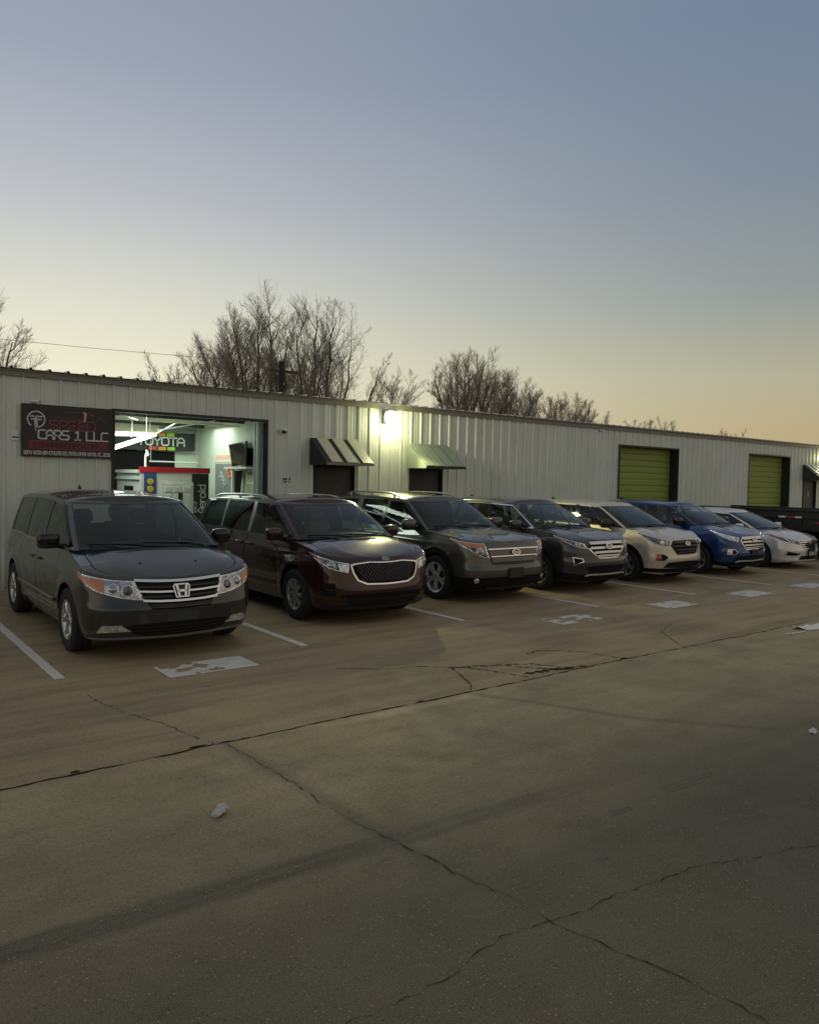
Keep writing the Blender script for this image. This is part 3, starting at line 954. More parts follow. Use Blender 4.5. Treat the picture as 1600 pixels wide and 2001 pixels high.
        if g <= 1:
            th = max(g, 0)*math.pi/2
            x = ax+(cf-ax)*max(0, math.cos(th))**e + bow*max(0, math.cos(th))
            y = halfw(ax)*math.sin(th)**e
        elif g <= 2:
            x = ax+(rx-ax)*(g-1); y = halfw(x)
        else:
            th = (g-2)*math.pi/2; e2 = 2/3.6
            x = rx+(cr-rx)*math.sin(th)**e2; y = halfw(rx)*max(0, math.cos(th))**e2
        zr = s.zr(g)
        if g <= 1: zb = s.zbase(g)
        else:
            xb = b['a_x']+(b['r_x']-b['a_x'])*(g-1) if g <= 2 else b['r_x']
            zb = s.zs(xb)-.004 if g <= 2 else s.zs(b['r_x'])-.004+(s.G0.get('zrear', s.zs(b['r_x']))-s.zs(b['r_x']))*(g-2)
        return Vector((x, sg*y, zb+(zr-zb)*t))
    def zbase(s, g):
        b = s.G0
        za = s.zs(b['a_x'])-.004
        return za+(b['c_z']-za)*max(0, math.cos(g*math.pi/2))**.8
    def zr(s, g):
        if not hasattr(s, '_zr'): s._zr = mono(s.S['gh']['zr'])
        return s._zr(g)
    def gx(s, x, t):
        """side parameter of position x at height t"""
        a = s.G0['a_x']+(s.G1['a_x']-s.G0['a_x'])*t; r = s.G0['r_x']+(s.G1['r_x']-s.G0['r_x'])*t
        return 1+(x-a)/(r-a)
    def gn(s, g, t, sg):
        e = 2e-3
        du = s.gp(min(3, g+e), t, sg)-s.gp(max(0, g-e), t, sg); dv = s.gp(g, t+e, sg)-s.gp(g, t-e, sg)
        n = du.cross(dv)
        n = n.normalized() if n.length > 1e-9 else Vector((1, 0, .3))
        c = s.gp(g, t, sg); mid = Vector(((s.G0['c_x']+s.G0['cr_x'])/2, 0, 1.0))
        return -n if n.dot(c-mid) < 0 else n
    def gstrip(s, mb, g0, g1, t0, t1, off, sg, nu=10, nv=8, thick=.012, g0t=None, g1t=None):
        """offset patch on the greenhouse between g0..g1 (g0t..g1t at the top)"""
        g0t = g0 if g0t is None else g0t; g1t = g1 if g1t is None else g1t
        rows = []; 
        for j in range(nv+1):
            f = j/nv; t = t0+(t1-t0)*f
            A, B = g0+(g0t-g0)*f, g1+(g1t-g1)*f
            row = []
            for i in range(nu+1):
                g = A+(B-A)*i/nu
                row.append(s.gp(g, t, sg)+s.gn(g, t, sg)*off)
            rows.append(row)
        s._skin(mb, rows, lambda i, j: s.gn(g0+(g1-g0)*i/nu, t0+(t1-t0)*j/nv, sg), thick, sg)
    def _skin(s, mb, rows, nf, thick, sg=1):
        m = len(rows); n = len(rows[0])
        flip = sg < 0
        fs = []
        vs = [p for r in rows for p in r]
        for i in range(m-1):
            for k in range(n-1):
                q = (i*n+k, i*n+k+1, (i+1)*n+k+1, (i+1)*n+k)
                fs.append(q[::-1] if flip else q)
        if thick:
            rim = [(0, k) for k in range(n)]+[(i, n-1) for i in range(1, m)]+[(m-1, k) for k in range(n-2, -1, -1)]+[(i, 0) for i in range(m-2, 0, -1)]
            b = len(vs)
            for (i, k) in rim: vs.append(rows[i][k]-nf(k, i)*thick)
            R_ = len(rim)
            for q in range(R_):
                i0, i1 = rim[q], rim[(q+1) % R_]
                f = (i0[0]*n+i0[1], b+q, b+(q+1) % R_, i1[0]*n+i1[1])
                fs.append(f[::-1] if flip else f)
        mb.add(vs, fs)
    def greenhouse(s):
        S = s.S; gh = S['gh']; gA = gh['gA']       # (windscreen edge, side glass start)
        # windscreen over both sides
        m = MB()
        nu, nv = 14, 10
        rows = []
        for j in range(nv+1):
            t = j/nv*gh.get('ws_top', .97)
            L_ = [s.gp(gA[0]*i/nu, t, -1) for i in range(nu, 0, -1)]; R_ = [s.gp(gA[0]*i/nu, t, 1) for i in range(nu+1)]
            rows.append(L_+R_)
        m.grid(rows); m.build('windscreen', MT[gh.get('ws', 'clear_glass')], s.root)
        # black frit band round the screen
        m = MB()
        for sg in (1, -1):
            s.gstrip(m, 0, gA[0], .0, .045, .003, sg, 14, 2, 0)
            s.gstrip(m, 0, gA[0], .925, gh.get('ws_top', .97), .003, sg, 14, 2, 0)
            s.gstrip(m, gA[0]-.035, gA[0]+.005, .0, gh.get('ws_top', .97), .003, sg, 3, 10, 0)
        m.build('windscreen_border', MT['gloss'], s.root)
        rows = []; m = MB()
        for j in range(7):
            t = .12+j/6*.76
            L_ = [s.gp(3-(3-gh['gR'])*i/8, t, -1) for i in range(8, 0, -1)]; R_ = [s.gp(3-(3-gh['gR'])*i/8, t, 1) for i in range(9)]
            rows.append(L_+R_)
        m.grid(rows); m.build('rear_window', MT[gh.get('rear_glass', 'mid_glass')], s.root)
        for sg in (1, -1):
            tw = gh['t_win']
            cuts = [(gA[1]-.03, gA[1]-.03)]+[(s.gx(b_, .0), s.gx(t_, 1.0)) for b_, t_, w_, mt in gh['pil']]+[(s.gx(gh['end'][0], 0), s.gx(gh['end'][1], 1.0))]
            for (c0, c1), mt in zip(zip(cuts, cuts[1:]), gh['wmats']):
                m = MB(); s.gstrip(m, c0[0], c1[0], .03, tw, 0.0, sg, 12, 8, 0, c0[0]+(c0[1]-c0[0])*tw, c1[0]+(c1[1]-c1[0])*tw)
                m.build('side_window', MT[mt], s.root)
            # pillars: the windscreen pillar, then (base x, top x, width, material)
            m = MB(); s.gstrip(m, gA[0]-.01, gA[1], -.02, .97, .008, sg, 6, 12, .02)
            m.build('pillar', s.P, s.root)
            for (b_, t_, w_, mt) in gh['pil']:
                f = lambda x, t: s.gx(x, t)
                m = MB(); s.gstrip(m, f(b_+w_/2, 0), f(b_-w_/2, 0), -.01, .95, .005, sg, 4, 8, .015, f(t_+w_/2, 1), f(t_-w_/2, 1))
                m.build('pillar', s.P if mt == 'P' else MT[mt], s.root)
            # belt moulding
            m = MB(); s.gstrip(m, gA[1], s.gx(gh['end'][0], 0), -.005, .045, .011, sg, 30, 2, .014)
            m.build('belt_moulding', MT[gh.get('belt', 'black')], s.root)
            if gh.get('arc'):
                m = MB(); s.gstrip(m, gA[1], s.gx(gh['end'][1], 1), gh['t_win']-.035, gh['t_win']+.005, .010, sg, 30, 2, .012)
                s.gstrip(m, gA[1]-.012, gA[1]+.02, 0.0, gh['t_win'], .012, sg, 2, 10, .012)
                m.build('window_surround', MT[gh['arc']], s.root)
        # rear quarter and tailgate frame in body colour
        m = MB()
        for sg in (1, -1):
            s.gstrip(m, s.gx(gh['end'][0]+.02, 0), gh['gR'], -.01, .95, .006, sg, 12, 8, .012, s.gx(gh['end'][1]+.02, 1), gh['gR'])
            s.gstrip(m, gh['gR'], 3, -.01, .13, .006, sg, 8, 2, .012)
            s.gstrip(m, gh['gR'], 3, .86, .97, .006, sg, 8, 2, .012)
        m.build('rear_quarter', s.P, s.root, weld=1e-4)
        # roof: rail band plus crowned cap
        m = MB()
        gs = [i/16 for i in range(17)]+[1+i/36 for i in range(1, 37)]+[2+i/12 for i in range(1, 13)]
        t0 = gh['t_win']
        crown = gh.get('crown', .075)
        vv = [1.0, .985, .96, .92, .86, .75, .6, .4, .2, 0]
        for sg in (1, -1):
            rows = []
            for g in gs:
                e0 = s.gp(g, t0, sg)+s.gn(g, t0, sg)*.004
                e1 = s.gp(g, .975, sg)+s.gn(g, .975, sg)*.006
                row = [e0, e1] if g > gA[0] else [s.gp(g, .955, sg)+s.gn(g, .955, sg)*.004, e1]
                c = s.gp(g, 1.0, sg); wd = abs(c.y)/s.G1['w']
                for v in vv:
                    h = crown*(1-v**3.2)*min(1, wd*1.15)
                    ins = 0.0 if v < 1 else .004
                    row.append(Vector((c.x, c.y*v*(1-.0)+sg*ins, c.z+h)))
                rows.append(row)
            m.grid(rows if sg < 0 else [r[::-1] for r in rows])
        m.build('roof', s.P, s.root, weld=4e-4, angle=55)
        # wipers
        for k, (y0, y1) in enumerate(((.50, -.12), (-.05, -.62))):
            m = MB()
            def wp(y, t, lift):
                g = min(gA[0], math.asin(min(1, abs(y)/.75)**(gh.get('n', 3.0)/2))/(math.pi/2))
                return s.gp(g, t, 1 if y > 0 else -1)+Vector((.02, 0, lift))
            m.tube([wp(y0, .0, .01), wp((y0+y1)/2, .035, .025), wp(y1, .06, .02)], .009, 5)
            m.tube([wp(y0-.08, .055, .01), wp(y1-.02, .085, .01)], .006, 4)
            m.build('wiper', MT['matt'], s.root)
    # ---- surface patches (lamps, grilles, bars)
    def patch(s, name, top, bot, mat, off=.006, thick=.02, nu=14, nv=5, parent=None, both=True, smooth=True, angle=40):
        """between a top and a bottom polyline in (a, z); mirrored when both"""
        def samp(L, f):
            n = len(L)-1; q = min(n-1e-9, f*n); i = int(q); r = q-i
            return (L[i][0]+(L[i+1][0]-L[i][0])*r, L[i][1]+(L[i+1][1]-L[i][1])*r)
        res = []
        for sg in ((1, -1) if both else (1,)):
            rows = []; nn = []
            for j in range(nv+1):
                row = []; nr_ = []
                for i in range(nu+1):
                    A, B = samp(top, i/nu), samp(bot, i/nu)
                    a = A[0]+(B[0]-A[0])*j/nv; z = A[1]+(B[1]-A[1])*j/nv
                    n_ = s.nrm(sg*a, z); row.append(s.pt(sg*a, z)+n_*off); nr_.append(n_)
                rows.append(row); nn.append(nr_)
            m = MB(); s._skin(m, rows, lambda i, j: nn[j][i], thick, -sg)
            res.append(m.build(name, mat, parent if parent else s.root, smooth=smooth, angle=angle))
        return res
    def bar(s, name, pts, hgt, mat, off=.012, thick=.02, parent=None, both=False, nu=None):
        """a horizontal bar following (a, z) points"""
        return s.patch(name, [(a, z+hgt/2) for a, z in pts], [(a, z-hgt/2) for a, z in pts], mat, off, thick, nu or max(8, 6*(len(pts)-1)), 2, parent, both)
    def arch_trim(s, mat, wd=.07):
        for c in s.axles:
            for sg in (1, -1):
                m = MB(); rows = [[], [], []]; 
                for k in range(25):
                    t = math.radians(-14+208*k/24)
                    for i, (r, o) in enumerate(((s.Ra-.005, .012), (s.Ra+wd-.01, .014), (s.Ra+wd, .0))):
                        x, z = c+r*math.cos(t), s.Rw+r*math.sin(t)
                        rows[i].append((x, sg*(abs(s.pt(s.aX(x) if x < s.x0f else s.a_at(x, z), z).y)+o), z))
                m.grid(rows); m.build('wheel_arch_trim', mat, s.root)
    def a_at(s, x, z):
        c = (x-s.x0f)/(s.xf(z)-s.x0f)
        return math.acos(max(0, min(1, c))**(s.n/2))/(math.pi/2)
    def on(s, a, z, off=0.0):
        n = s.nrm(a, z); return s.pt(a, z)+n*off, n
    def disc(s, name, a, z, r, mat, off=.01, parent=None, squash=1.0, ring=None, dome=.3):
        p, n = s.on(a, z, off)
        q = n.to_track_quat('Z', 'Y').to_matrix().to_4x4(); q.translation = p
        m = MB(); prof = [(r, -.012), (r, 0), (r*.8, r*dome*.5), (r*.45, r*dome*.85), (.0005, r*dome)]
        m.lathe(prof, 20, q @ Matrix.Diagonal((1, squash, 1, 1)), 'Z')
        return m.build(name, mat, parent or s.root)
    def emblem_frame(s, a, z, off):
        p, n = s.on(a, z, off)
        z_ = n; x_ = Vector((0, 0, 1)).cross(z_).normalized(); y_ = z_.cross(x_)
        T = Matrix((x_, y_, z_)).transposed().to_4x4(); T.translation = p
        return T
    def oval_badge(s, z, w_, h_, off, text=None, fill=None, ringm='chrome', ring=.12):
        T = s.emblem_frame(0, z, off)
        e = bpy.data.objects.new('emblem', None); link(e, s.root)
        m = MB(); n = 28
        outer = [(w_*math.cos(6.28318*k/n), h_*math.sin(6.28318*k/n)) for k in range(n)]
        inner = [(w_*(1-ring)*math.cos(6.28318*k/n), h_*(1-ring*w_/h_*.8)*math.sin(6.28318*k/n)) for k in range(n)]
        vs = [T @ Vector((x, y, .0)) for x, y in outer]+[T @ Vector((x, y, .012)) for x, y in outer]+[T @ Vector((x, y, .012)) for x, y in inner]+[T @ Vector((x, y, .004)) for x, y in inner]
        m.add(vs, [(r_*n+k, r_*n+(k+1) % n, (r_+1)*n+(k+1) % n, (r_+1)*n+k) for r_ in range(3) for k in range(n)])
        m.build('ring', MT[ringm], e)
        m = MB(); m.add([T @ Vector((x, y, .005)) for x, y in inner], [tuple(range(n))])
        m.build('face', fill or MT['gloss'], e, smooth=False)
        if text: letter_mesh(text, 'lettering', MT['chrome'], e, T @ Matrix.Translation((0, 0, .008)), h_*.95, .16, wmax=w_*1.45, slant=.0)
        return e
    def wheel(s, style, mat, scale=1.0):
        """tyre and rim, outer face to +y"""
        R, wd = s.Rw, .235
        rim_r = s.S['rim']
        m = MB()
        prof = [(rim_r-.012, -wd/2+.02), (rim_r+.02, -wd/2+.004), (R-.05, -wd/2), (R-.015, -wd/2+.018), (R, -wd/2+.05), (R, -.012), (R-.008, -.01), (R-.008, .01), (R, .012), (R, wd/2-.05), (R-.015, wd/2-.018), (R-.05, wd/2), (rim_r+.02, wd/2-.004), (rim_r-.004, wd/2-.016), (rim_r-.012, wd/2-.02)]
        m.lathe(prof, 44)
        tyre = m
        m = MB()
        y = wd/2-.012
        m.lathe([(rim_r-.012, -wd/2+.02), (rim_r-.03, -.05), (rim_r-.03, y-.03), (rim_r-.020, y-.012), (rim_r+.003, y), (rim_r+.004, y-.006)], 44)
        ns, kind = style
        for k in range(ns):
            t0 = 2*math.pi*k/ns+.2
            def spoke(t_in, t_out, w_in, w_out, yi=-.02, yo=-.012):
                vs = []
                for (r, t, hw, yy) in ((.05, t_in, w_in, yi), (rim_r*.55, (t_in*.45+t_out*.55), (w_in+w_out)/2*.9, (yi+yo)/2+.006), (rim_r-.016, t_out, w_out, yo)):
                    for q in (-1, 1):
                        for (dy, fw_) in ((0, .72), (-.03, 1.0)):
                            vs.append(Vector((r*math.cos(t)-q*hw*fw_*math.sin(t), y+yy+dy, r*math.sin(t)+q*hw*fw_*math.cos(t))))
                fs = []
                for i in (0, 4):
                    fs += [(i, i+2, i+6, i+4), (i, i+4, i+5, i+1), (i+2, i+3, i+7, i+6)]
                m.add(vs, fs)
            if kind == 'split':
                spoke(t0, t0+.20, .034, .020); spoke(t0, t0-.20, .034, .020)
            elif kind == 'twin':
                spoke(t0+.09, t0+.07, .016, .022); spoke(t0-.09, t0-.07, .016, .022)
            elif kind == 'wide':
                spoke(t0, t0, .045, .052)
            else:
                spoke(t0, t0, .022, .026)
        m.lathe([(.075, y-.035), (.07, y-.012), (.045, y-.006), (.0005, y-.004)], 20)
        rim = m
        m = MB(); m.lathe([(.16, -.02), (.16, .015), (.06, .02), (.0005, .02)], 28)
        for k in range(5):
            t = 6.28318*k/5
            m.lathe([(.012, y-.02), (.010, y-.002), (.0005, y)], 6, Matrix.Translation((.052*math.cos(t), 0, .052*math.sin(t))))
        hub = m
        base = None
        yw = s.side_y(0, s.Rw+s.Ra)-wd/2-.004
        steer = s.S.get('steer', 0)
        for c in s.axles:
            for sg in (1, -1):
                e = bpy.data.objects.new('wheel', None); link(e, s.root)
                e.location = (c, sg*yw, R)
                e.rotation_euler = (0, rnd.uniform(0, 6), (0 if sg > 0 else math.pi)+(steer if c == 0 else 0))
                e.rotation_mode = 'ZYX' if False else 'XYZ'
                if base is None:
                    t_ = tyre.build('tyre', MT['rubber'], e, angle=30); r_ = rim.build('rim', mat, e, angle=30); h_ = hub.build('brake_disc', MT['disc'], e, angle=30)
                    base = (t_, r_, h_)
                else:
                    for b in base: dup(b, e)
    def mirror(s, x, z, yo=.0, low='black', size=1.0, top=None):
        for sg in (1, -1):
            e = bpy.data.objects.new('mirror', None); link(e, s.root)
            yb = s.side_y(x, s.zs(x))
            cy = yb+.13+yo
            m = MB(); m.ellipsoid((x+.02, sg*cy, z+.035), (.085*size, .125*size, .082*size), 18, 12, .62); m.build('mirror_cover', top or s.P, e)
            m = MB(); m.ellipsoid((x+.01, sg*cy, z-.028), (.080*size, .118*size, .045*size), 16, 10, .6)
            m.tube([(x-.02, sg*(yb-.03), z-.06), (x+.0, sg*(cy-.05), z-.035)], [.035, .028], 8); m.build('mirror_base', MT[low], e)
            m = MB(); m.box(x-.066*size, x-.062*size, sg*cy-.10, sg*cy+.10, z-.03, z+.09); m.build('mirror_glass', MT['chrome'], e, smooth=False)
    def interior(s, seats='seatg', wheel_side=1):
        gh = s.S['gh']
        xa = s.G0['a_x']
        m = MB()
        m.box(-s.S['wb']-.5, .05, -s.W*.86, s.W*.86, .36, .40)
        m.build('cabin_floor', MT['trim'], s.root, smooth=False)
        m = MB(); zc = s.G0['c_z']
        cx = s.G0['c_x']
        m.rbox(xa-.42, cx-.22, -s.W*.78, s.W*.78, zc-.50, zc-.05, .07)
        m.rbox(xa-.36, xa-.10, .13, .55, zc-.12, zc+.015, .05)
        m.build('dashboard', MT['trim'], s.root)
        m = MB(); T = Matrix.Translation((xa-.56, .37, zc-.06)) @ Matrix.Rotation(math.radians(-25), 4, 'Y')
        ring = [T @ Vector((0, .185*math.cos(6.28318*k/20), .185*math.sin(6.28318*k/20))) for k in range(21)]
        m.tube(ring, .015, 6, cap=False); m.tube([T @ Vector((0, -.17, 0)), T @ Vector((.03, 0, 0)), T @ Vector((0, .17, 0))], .02, 6); m.ellipsoid(T @ Vector((.02, 0, 0)), (.04, .07, .06), 10, 6)
        m.tube([T @ Vector((.02, 0, 0)), T @ Vector((.3, 0, .0))], .03, 6)
        m.build('steering_wheel', MT['matt'], s.root)
        proto = None
        xs = gh.get('seat_x', (xa-1.05, xa-1.95))
        for r_, x in enumerate(xs):
            for y in (.38, -.38):
                if proto is None:
                    e = bpy.data.objects.new('seat', None); link(e, s.root)
                    m = MB(); m.rbox(-.25, .28, -.25, .25, .48, .64, .05)
                    T = Matrix.Translation((-.24, 0, .58)) @ Matrix.Rotation(math.radians(-16), 4, 'Y')
                    m.rbox(-.07, .07, -.25, .25, 0, .62, .06, T)
                    c1 = m.build('seat_cushion', MT[seats], e)
                    m = MB(); m.rbox(-.05, .05, -.13, .13, .66, .86, .045, T); m.tube([T @ Vector((0, .06, .6)), T @ Vector((0, .06, .7))], .008, 5); m.tube([T @ Vector((0, -.06, .6)), T @ Vector((0, -.06, .7))], .008, 5)
                    c2 = m.build('headrest', MT[seats], e); proto = (c1, c2)
                else:
                    e = bpy.data.objects.new('seat', None); link(e, s.root)
                    for q in proto: dup(q, e)
                e.location = (x, y, gh.get('seat_z', 0.16))
        # rear-view mirror
        p = s.gp(0, .82, 1)
        m = MB(); m.rbox(p.x-.19, p.x-.15, -.125, .125, p.z-.07, p.z+.005, .012); m.tube([(p.x-.15, 0, p.z-.02), (p.x-.06, 0, p.z+.0)], .01, 5)
        m.build('rear_view_mirror', MT['matt'], s.root)
    def rails(s, mat, g0=1.08, g1=1.95, h=.05):
        for sg in (1, -1):
            m = MB(); pts = []
            for i in range(13):
                g = g0+(g1-g0)*i/12
                c = s.gp(g, 1.0, sg); lift = h*min(1, math.sin(math.pi*i/12)*3)
                pts.append((c.x, c.y*.93, c.z+.035+lift*.9))
            m.tube(pts, .018, 7)
            for i in (1, 6, 11): 
                p = pts[i]; m.tube([p, (p[0], p[1], p[2]-.06)], .02, 6)
            m.build('roof_rail', mat, s.root)
    def fin(s, x, z):
        m = MB()
        m.add([(x+.09, 0, z), (x-.07, .028, z), (x-.07, -.028, z), (x-.075, 0, z+.07), (x-.03, 0, z+.062)], [(0, 1, 4), (0, 4, 2), (1, 3, 4), (2, 4, 3), (1, 2, 3)])
        m.build('antenna_fin', MT['gloss'], s.root, smooth=False)

# ---- stroke lettering used by signs and badges
GL = {
 'A': [[(0,0),(.0,.7),(.3,1),(.7,1),(1,.7),(1,0)],[(0,.42),(1,.42)]], 'B': [[(0,0),(0,1),(.8,1),(.95,.85),(.95,.62),(.8,.52),(0,.52)],[(.8,.52),(1,.38),(1,.14),(.85,0),(0,0)]],
 'C': [[(1,1),(.15,1),(0,.85),(0,.15),(.15,0),(1,0)]], 'D': [[(0,0),(0,1),(.8,1),(1,.8),(1,.2),(.8,0),(0,0)]], 'E': [[(1,1),(0,1),(0,0),(1,0)],[(0,.5),(.85,.5)]],
 'F': [[(1,1),(0,1),(0,0)],[(0,.5),(.8,.5)]], 'G': [[(1,1),(.15,1),(0,.85),(0,.15),(.15,0),(1,0),(1,.45),(.55,.45)]], 'H': [[(0,0),(0,1)],[(1,0),(1,1)],[(0,.5),(1,.5)]],
 'I': [[(.5,0),(.5,1)]], 'J': [[(1,1),(1,.2),(.8,0),(.2,0),(0,.2)]], 'K': [[(0,0),(0,1)],[(1,1),(.05,.48),(1,0)]], 'L': [[(0,1),(0,0),(1,0)]],
 'M': [[(0,0),(0,1),(.5,.45),(1,1),(1,0)]], 'N': [[(0,0),(0,1),(1,0),(1,1)]], 'O': [[(.2,1),(.8,1),(1,.8),(1,.2),(.8,0),(.2,0),(0,.2),(0,.8),(.2,1)]],
 'P': [[(0,0),(0,1),(.85,1),(1,.85),(1,.58),(.85,.45),(0,.45)]], 'Q': [[(.2,1),(.8,1),(1,.8),(1,.2),(.8,0),(.2,0),(0,.2),(0,.8),(.2,1)],[(.6,.3),(1,-.05)]],
 'R': [[(0,0),(0,1),(.85,1),(1,.85),(1,.58),(.85,.45),(0,.45)],[(.5,.45),(1,0)]], 'S': [[(1,1),(.15,1),(0,.85),(0,.62),(.12,.5),(.88,.5),(1,.38),(1,.15),(.85,0),(0,0)]],
 'T': [[(0,1),(1,1)],[(.5,1),(.5,0)]], 'U': [[(0,1),(0,.2),(.2,0),(.8,0),(1,.2),(1,1)]], 'V': [[(0,1),(.5,0),(1,1)]], 'W': [[(0,1),(.25,0),(.5,.6),(.75,0),(1,1)]],
 'X': [[(0,0),(1,1)],[(0,1),(1,0)]], 'Y': [[(0,1),(.5,.45),(1,1)],[(.5,.45),(.5,0)]], 'Z': [[(0,1),(1,1),(0,0),(1,0)]],
 '1': [[(.15,.85),(.55,1),(.55,0)],[(.0,0),(1,0)]], '2': [[(0,1),(.85,1),(1,.85),(1,.6),(.85,.5),(.15,.5),(0,.38),(0,0),(1,0)]], '3': [[(0,1),(1,1),(1,0),(0,0)],[(.2,.5),(1,.5)]],
 '4': [[(.1,1),(0,.4),(1,.4)],[(.75,.75),(.75,0)]], '5': [[(1,1),(0,1),(0,.55),(1,.5),(1,0),(0,0)]], '9': [[(1,.5),(0,.5),(0,1),(1,1),(1,0),(0,0)]], '0': [[(0,0),(0,1),(1,1),(1,0),(0,0)]],
 '.': [[(.42,0),(.42,.10)]], ',': [[(.5,.1),(.35,-.12)]], '-': [[(.1,.48),(.9,.48)]], ' ': [],
 'a': [[(0,.62),(.85,.62),(.95,.5),(.95,0),(0,0),(0,.32),(.95,.32)]], 'o': [[(.2,.66),(.8,.66),(1,.5),(1,.16),(.8,0),(.2,0),(0,.16),(0,.5),(.2,.66)]], 'r': [[(0,0),(0,.66)],[(0,.45),(.3,.64),(.8,.66)]],
 'd': [[(1,1),(1,0),(.2,0),(0,.16),(0,.5),(.2,.66),(1,.66)]], 'e': [[(0,.34),(1,.34),(1,.5),(.8,.66),(.2,.66),(0,.5),(0,.16),(.2,0),(.95,0)]], 'i': [[(.5,0),(.5,.66)],[(.5,.85),(.5,.95)]], 't': [[(.4,1),(.4,.1),(.55,0),(.9,0)],[(.05,.66),(.9,.66)]],
}
NARROW = {'I': .35, '.': .35, ',': .4, ' ': .6, 'i': .3, 'r': .7, '1': .8, '-': .8, 'M': 1.2, 'W': 1.25}
def letter_strokes(text, h, asp=.72, gap=.28):
    x = 0; out_ = []
    for ch in text:
        wd = h*asp*NARROW.get(ch, 1.0)
        for st in GL.get(ch, GL.get(ch.upper(), [])): out_.append([(x+u*wd, v*h) for u, v in st])
        x += wd+h*asp*gap
    return out_, x-h*asp*gap
def ribbon(mb, pts, wd, T, depth=.002):
    """flat 2D stroke with mitred joints, given depth"""
    n = len(pts)
    closed = n > 2 and math.dist(pts[0], pts[-1]) < 1e-9
    L, R_ = [], []
    for i in range(n):
        p = pts[i]
        a = pts[i-1] if i > 0 else (pts[-2] if closed else None)
        c = pts[i+1] if i < n-1 else (pts[1] if closed else None)
        def un(u, v):
            d = math.dist(u, v) or 1e-9; return ((v[0]-u[0])/d, (v[1]-u[1])/d)
        d0 = un(a, p) if a else None; d1 = un(p, c) if c else None
        d0 = d0 or d1; d1 = d1 or d0
        nx, ny = -(d0[1]+d1[1]), d0[0]+d1[0]; m = math.hypot(nx, ny) or 1e-9; nx /= m; ny /= m
        k = 1/max(.45, nx*-d0[1]+ny*d0[0])
        ex = (0, 0)
        if not a: ex = (-d1[0]*wd*.5, -d1[1]*wd*.5)
        if not c: ex = (d0[0]*wd*.5, d0[1]*wd*.5)
        L.append((p[0]+nx*wd/2*k+ex[0], p[1]+ny*wd/2*k+ex[1])); R_.append((p[0]-nx*wd/2*k+ex[0], p[1]-ny*wd/2*k+ex[1]))
    vs = [T @ Vector((x, y, depth)) for x, y in L]+[T @ Vector((x, y, depth)) for x, y in R_]+[T @ Vector((x, y, 0)) for x, y in L]+[T @ Vector((x, y, 0)) for x, y in R_]
    fs = []
    for i in range(n-1):
        fs += [(i, n+i, n+i+1, i+1), (i, i+1, 2*n+i+1, 2*n+i), (n+i, 3*n+i, 3*n+i+1, n+i+1)]
    mb.add(vs, fs)
def letter_mesh(text, name, mat, parent, T, h, wd, asp=.72, gap=.3, wmax=None, slant=0.0, centre=True, depth=.003):
    st, W_ = letter_strokes(text, h, asp, gap)
    k = min(1, wmax/W_) if wmax else 1
    m = MB()
    for s_ in st:
        q = [((x*k-(W_*k/2 if centre else 0))+slant*y, y-(h/2 if centre else 0)) for x, y in s_]
        ribbon(m, q, wd*h, T, depth)
    return m.build(name, mat, parent, smooth=False)

# ------------------------------------------------------------------ the seven cars
def spec(**k):
    b = dict(n=2.6, nr=4, sill=.24, flare=.012,
             wz=[(.2, .90), (.3, .945), (.45, .975), (.65, .995), (.8, 1.0), (.95, .985), (1.05, .955), (1.2, .91)],
             tp=[(1, .985), (.4, .99), (-.5, 1.0), (-2.4, 1.0), (-3.2, .985), (-4.3, .955)],
             zbump=[(0, .22), (.6, .22), (1, .24)], bump_seam=.66, rim=.225, crease=[(.78, .0, .010, .035)])
    b.update(k); return b
NOSE = -math.pi/2
def put(S, xc, y_axle, pm, name, label, cat):
    c = Car(S, (xc, y_axle, 0), NOSE, pm, name, label, cat)
    c.body(); c.greenhouse(); return c

def lamp_unit(c, top, bot, rim=MT['lens'], inner=MT['lensd'], discs=(), amber=None, inset=(.012, .016)):
    """a headlamp: bright rim, dark bowl, projector discs, coloured corner lens"""
    res = c.patch('headlight', top, bot, rim, .010, .02, 20, 6)
    def shrink(top, bot, d):
        n = len(top)
        T = [(t[0]+(.03 if i == 0 else -.03 if i == n-1 else 0), t[1]-d) for i, t in enumerate(top)]
        B = [(q[0]+(.03 if i == 0 else -.03 if i == n-1 else 0), q[1]+d) for i, q in enumerate(bot)]
        return T, [(b_[0], min(b_[1], t_[1]-.002)) for b_, t_ in zip(B, T)]
    for h, sg in zip(res, (1, -1)):
        T, B = shrink(top, bot, inset[0])
        f = lambda L: [(a, z) for a, z in L]
        one(c, 'lamp_bowl', T, B, inner, .013, 0, h, sg)
        if amber:
            one(c, 'amber_lens', amber[0], amber[1], amber[2] if len(amber) > 2 else MT['amber'], .017, .006, h, sg)
        for (a, z, r, mt) in discs:
            c.disc('projector', sg*a, z, r*1.22, MT['lens'], .016, h, dome=.1)
            c.disc('projector_lens', sg*a, z, r, mt, .020, h, dome=.35)
    return res
def one(c, name, top, bot, mat, off, thick, parent, sg, nu=14, nv=4):
    """single-sided patch (side sg)"""
    def samp(L, f):
        n = len(L)-1; q = min(n-1e-9, f*n); i = int(q); r = q-i
        return (L[i][0]+(L[i+1][0]-L[i][0])*r, L[i][1]+(L[i+1][1]-L[i][1])*r)
    rows, nn = [], []
    for j in range(nv+1):
        row, nr_ = [], []
        for i in range(nu+1):
            A, B = samp(top, i/nu), samp(bot, i/nu)
            a = A[0]+(B[0]-A[0])*j/nv; z = A[1]+(B[1]-A[1])*j/nv
            n_ = c.nrm(sg*a, z); row.append(c.pt(sg*a, z)+n_*off); nr_.append(n_)
        rows.append(row); nn.append(nr_)
    m = MB(); c._skin(m, rows, lambda i, j: nn[j][i], thick, -sg)
    return m.build(name, mat, parent)
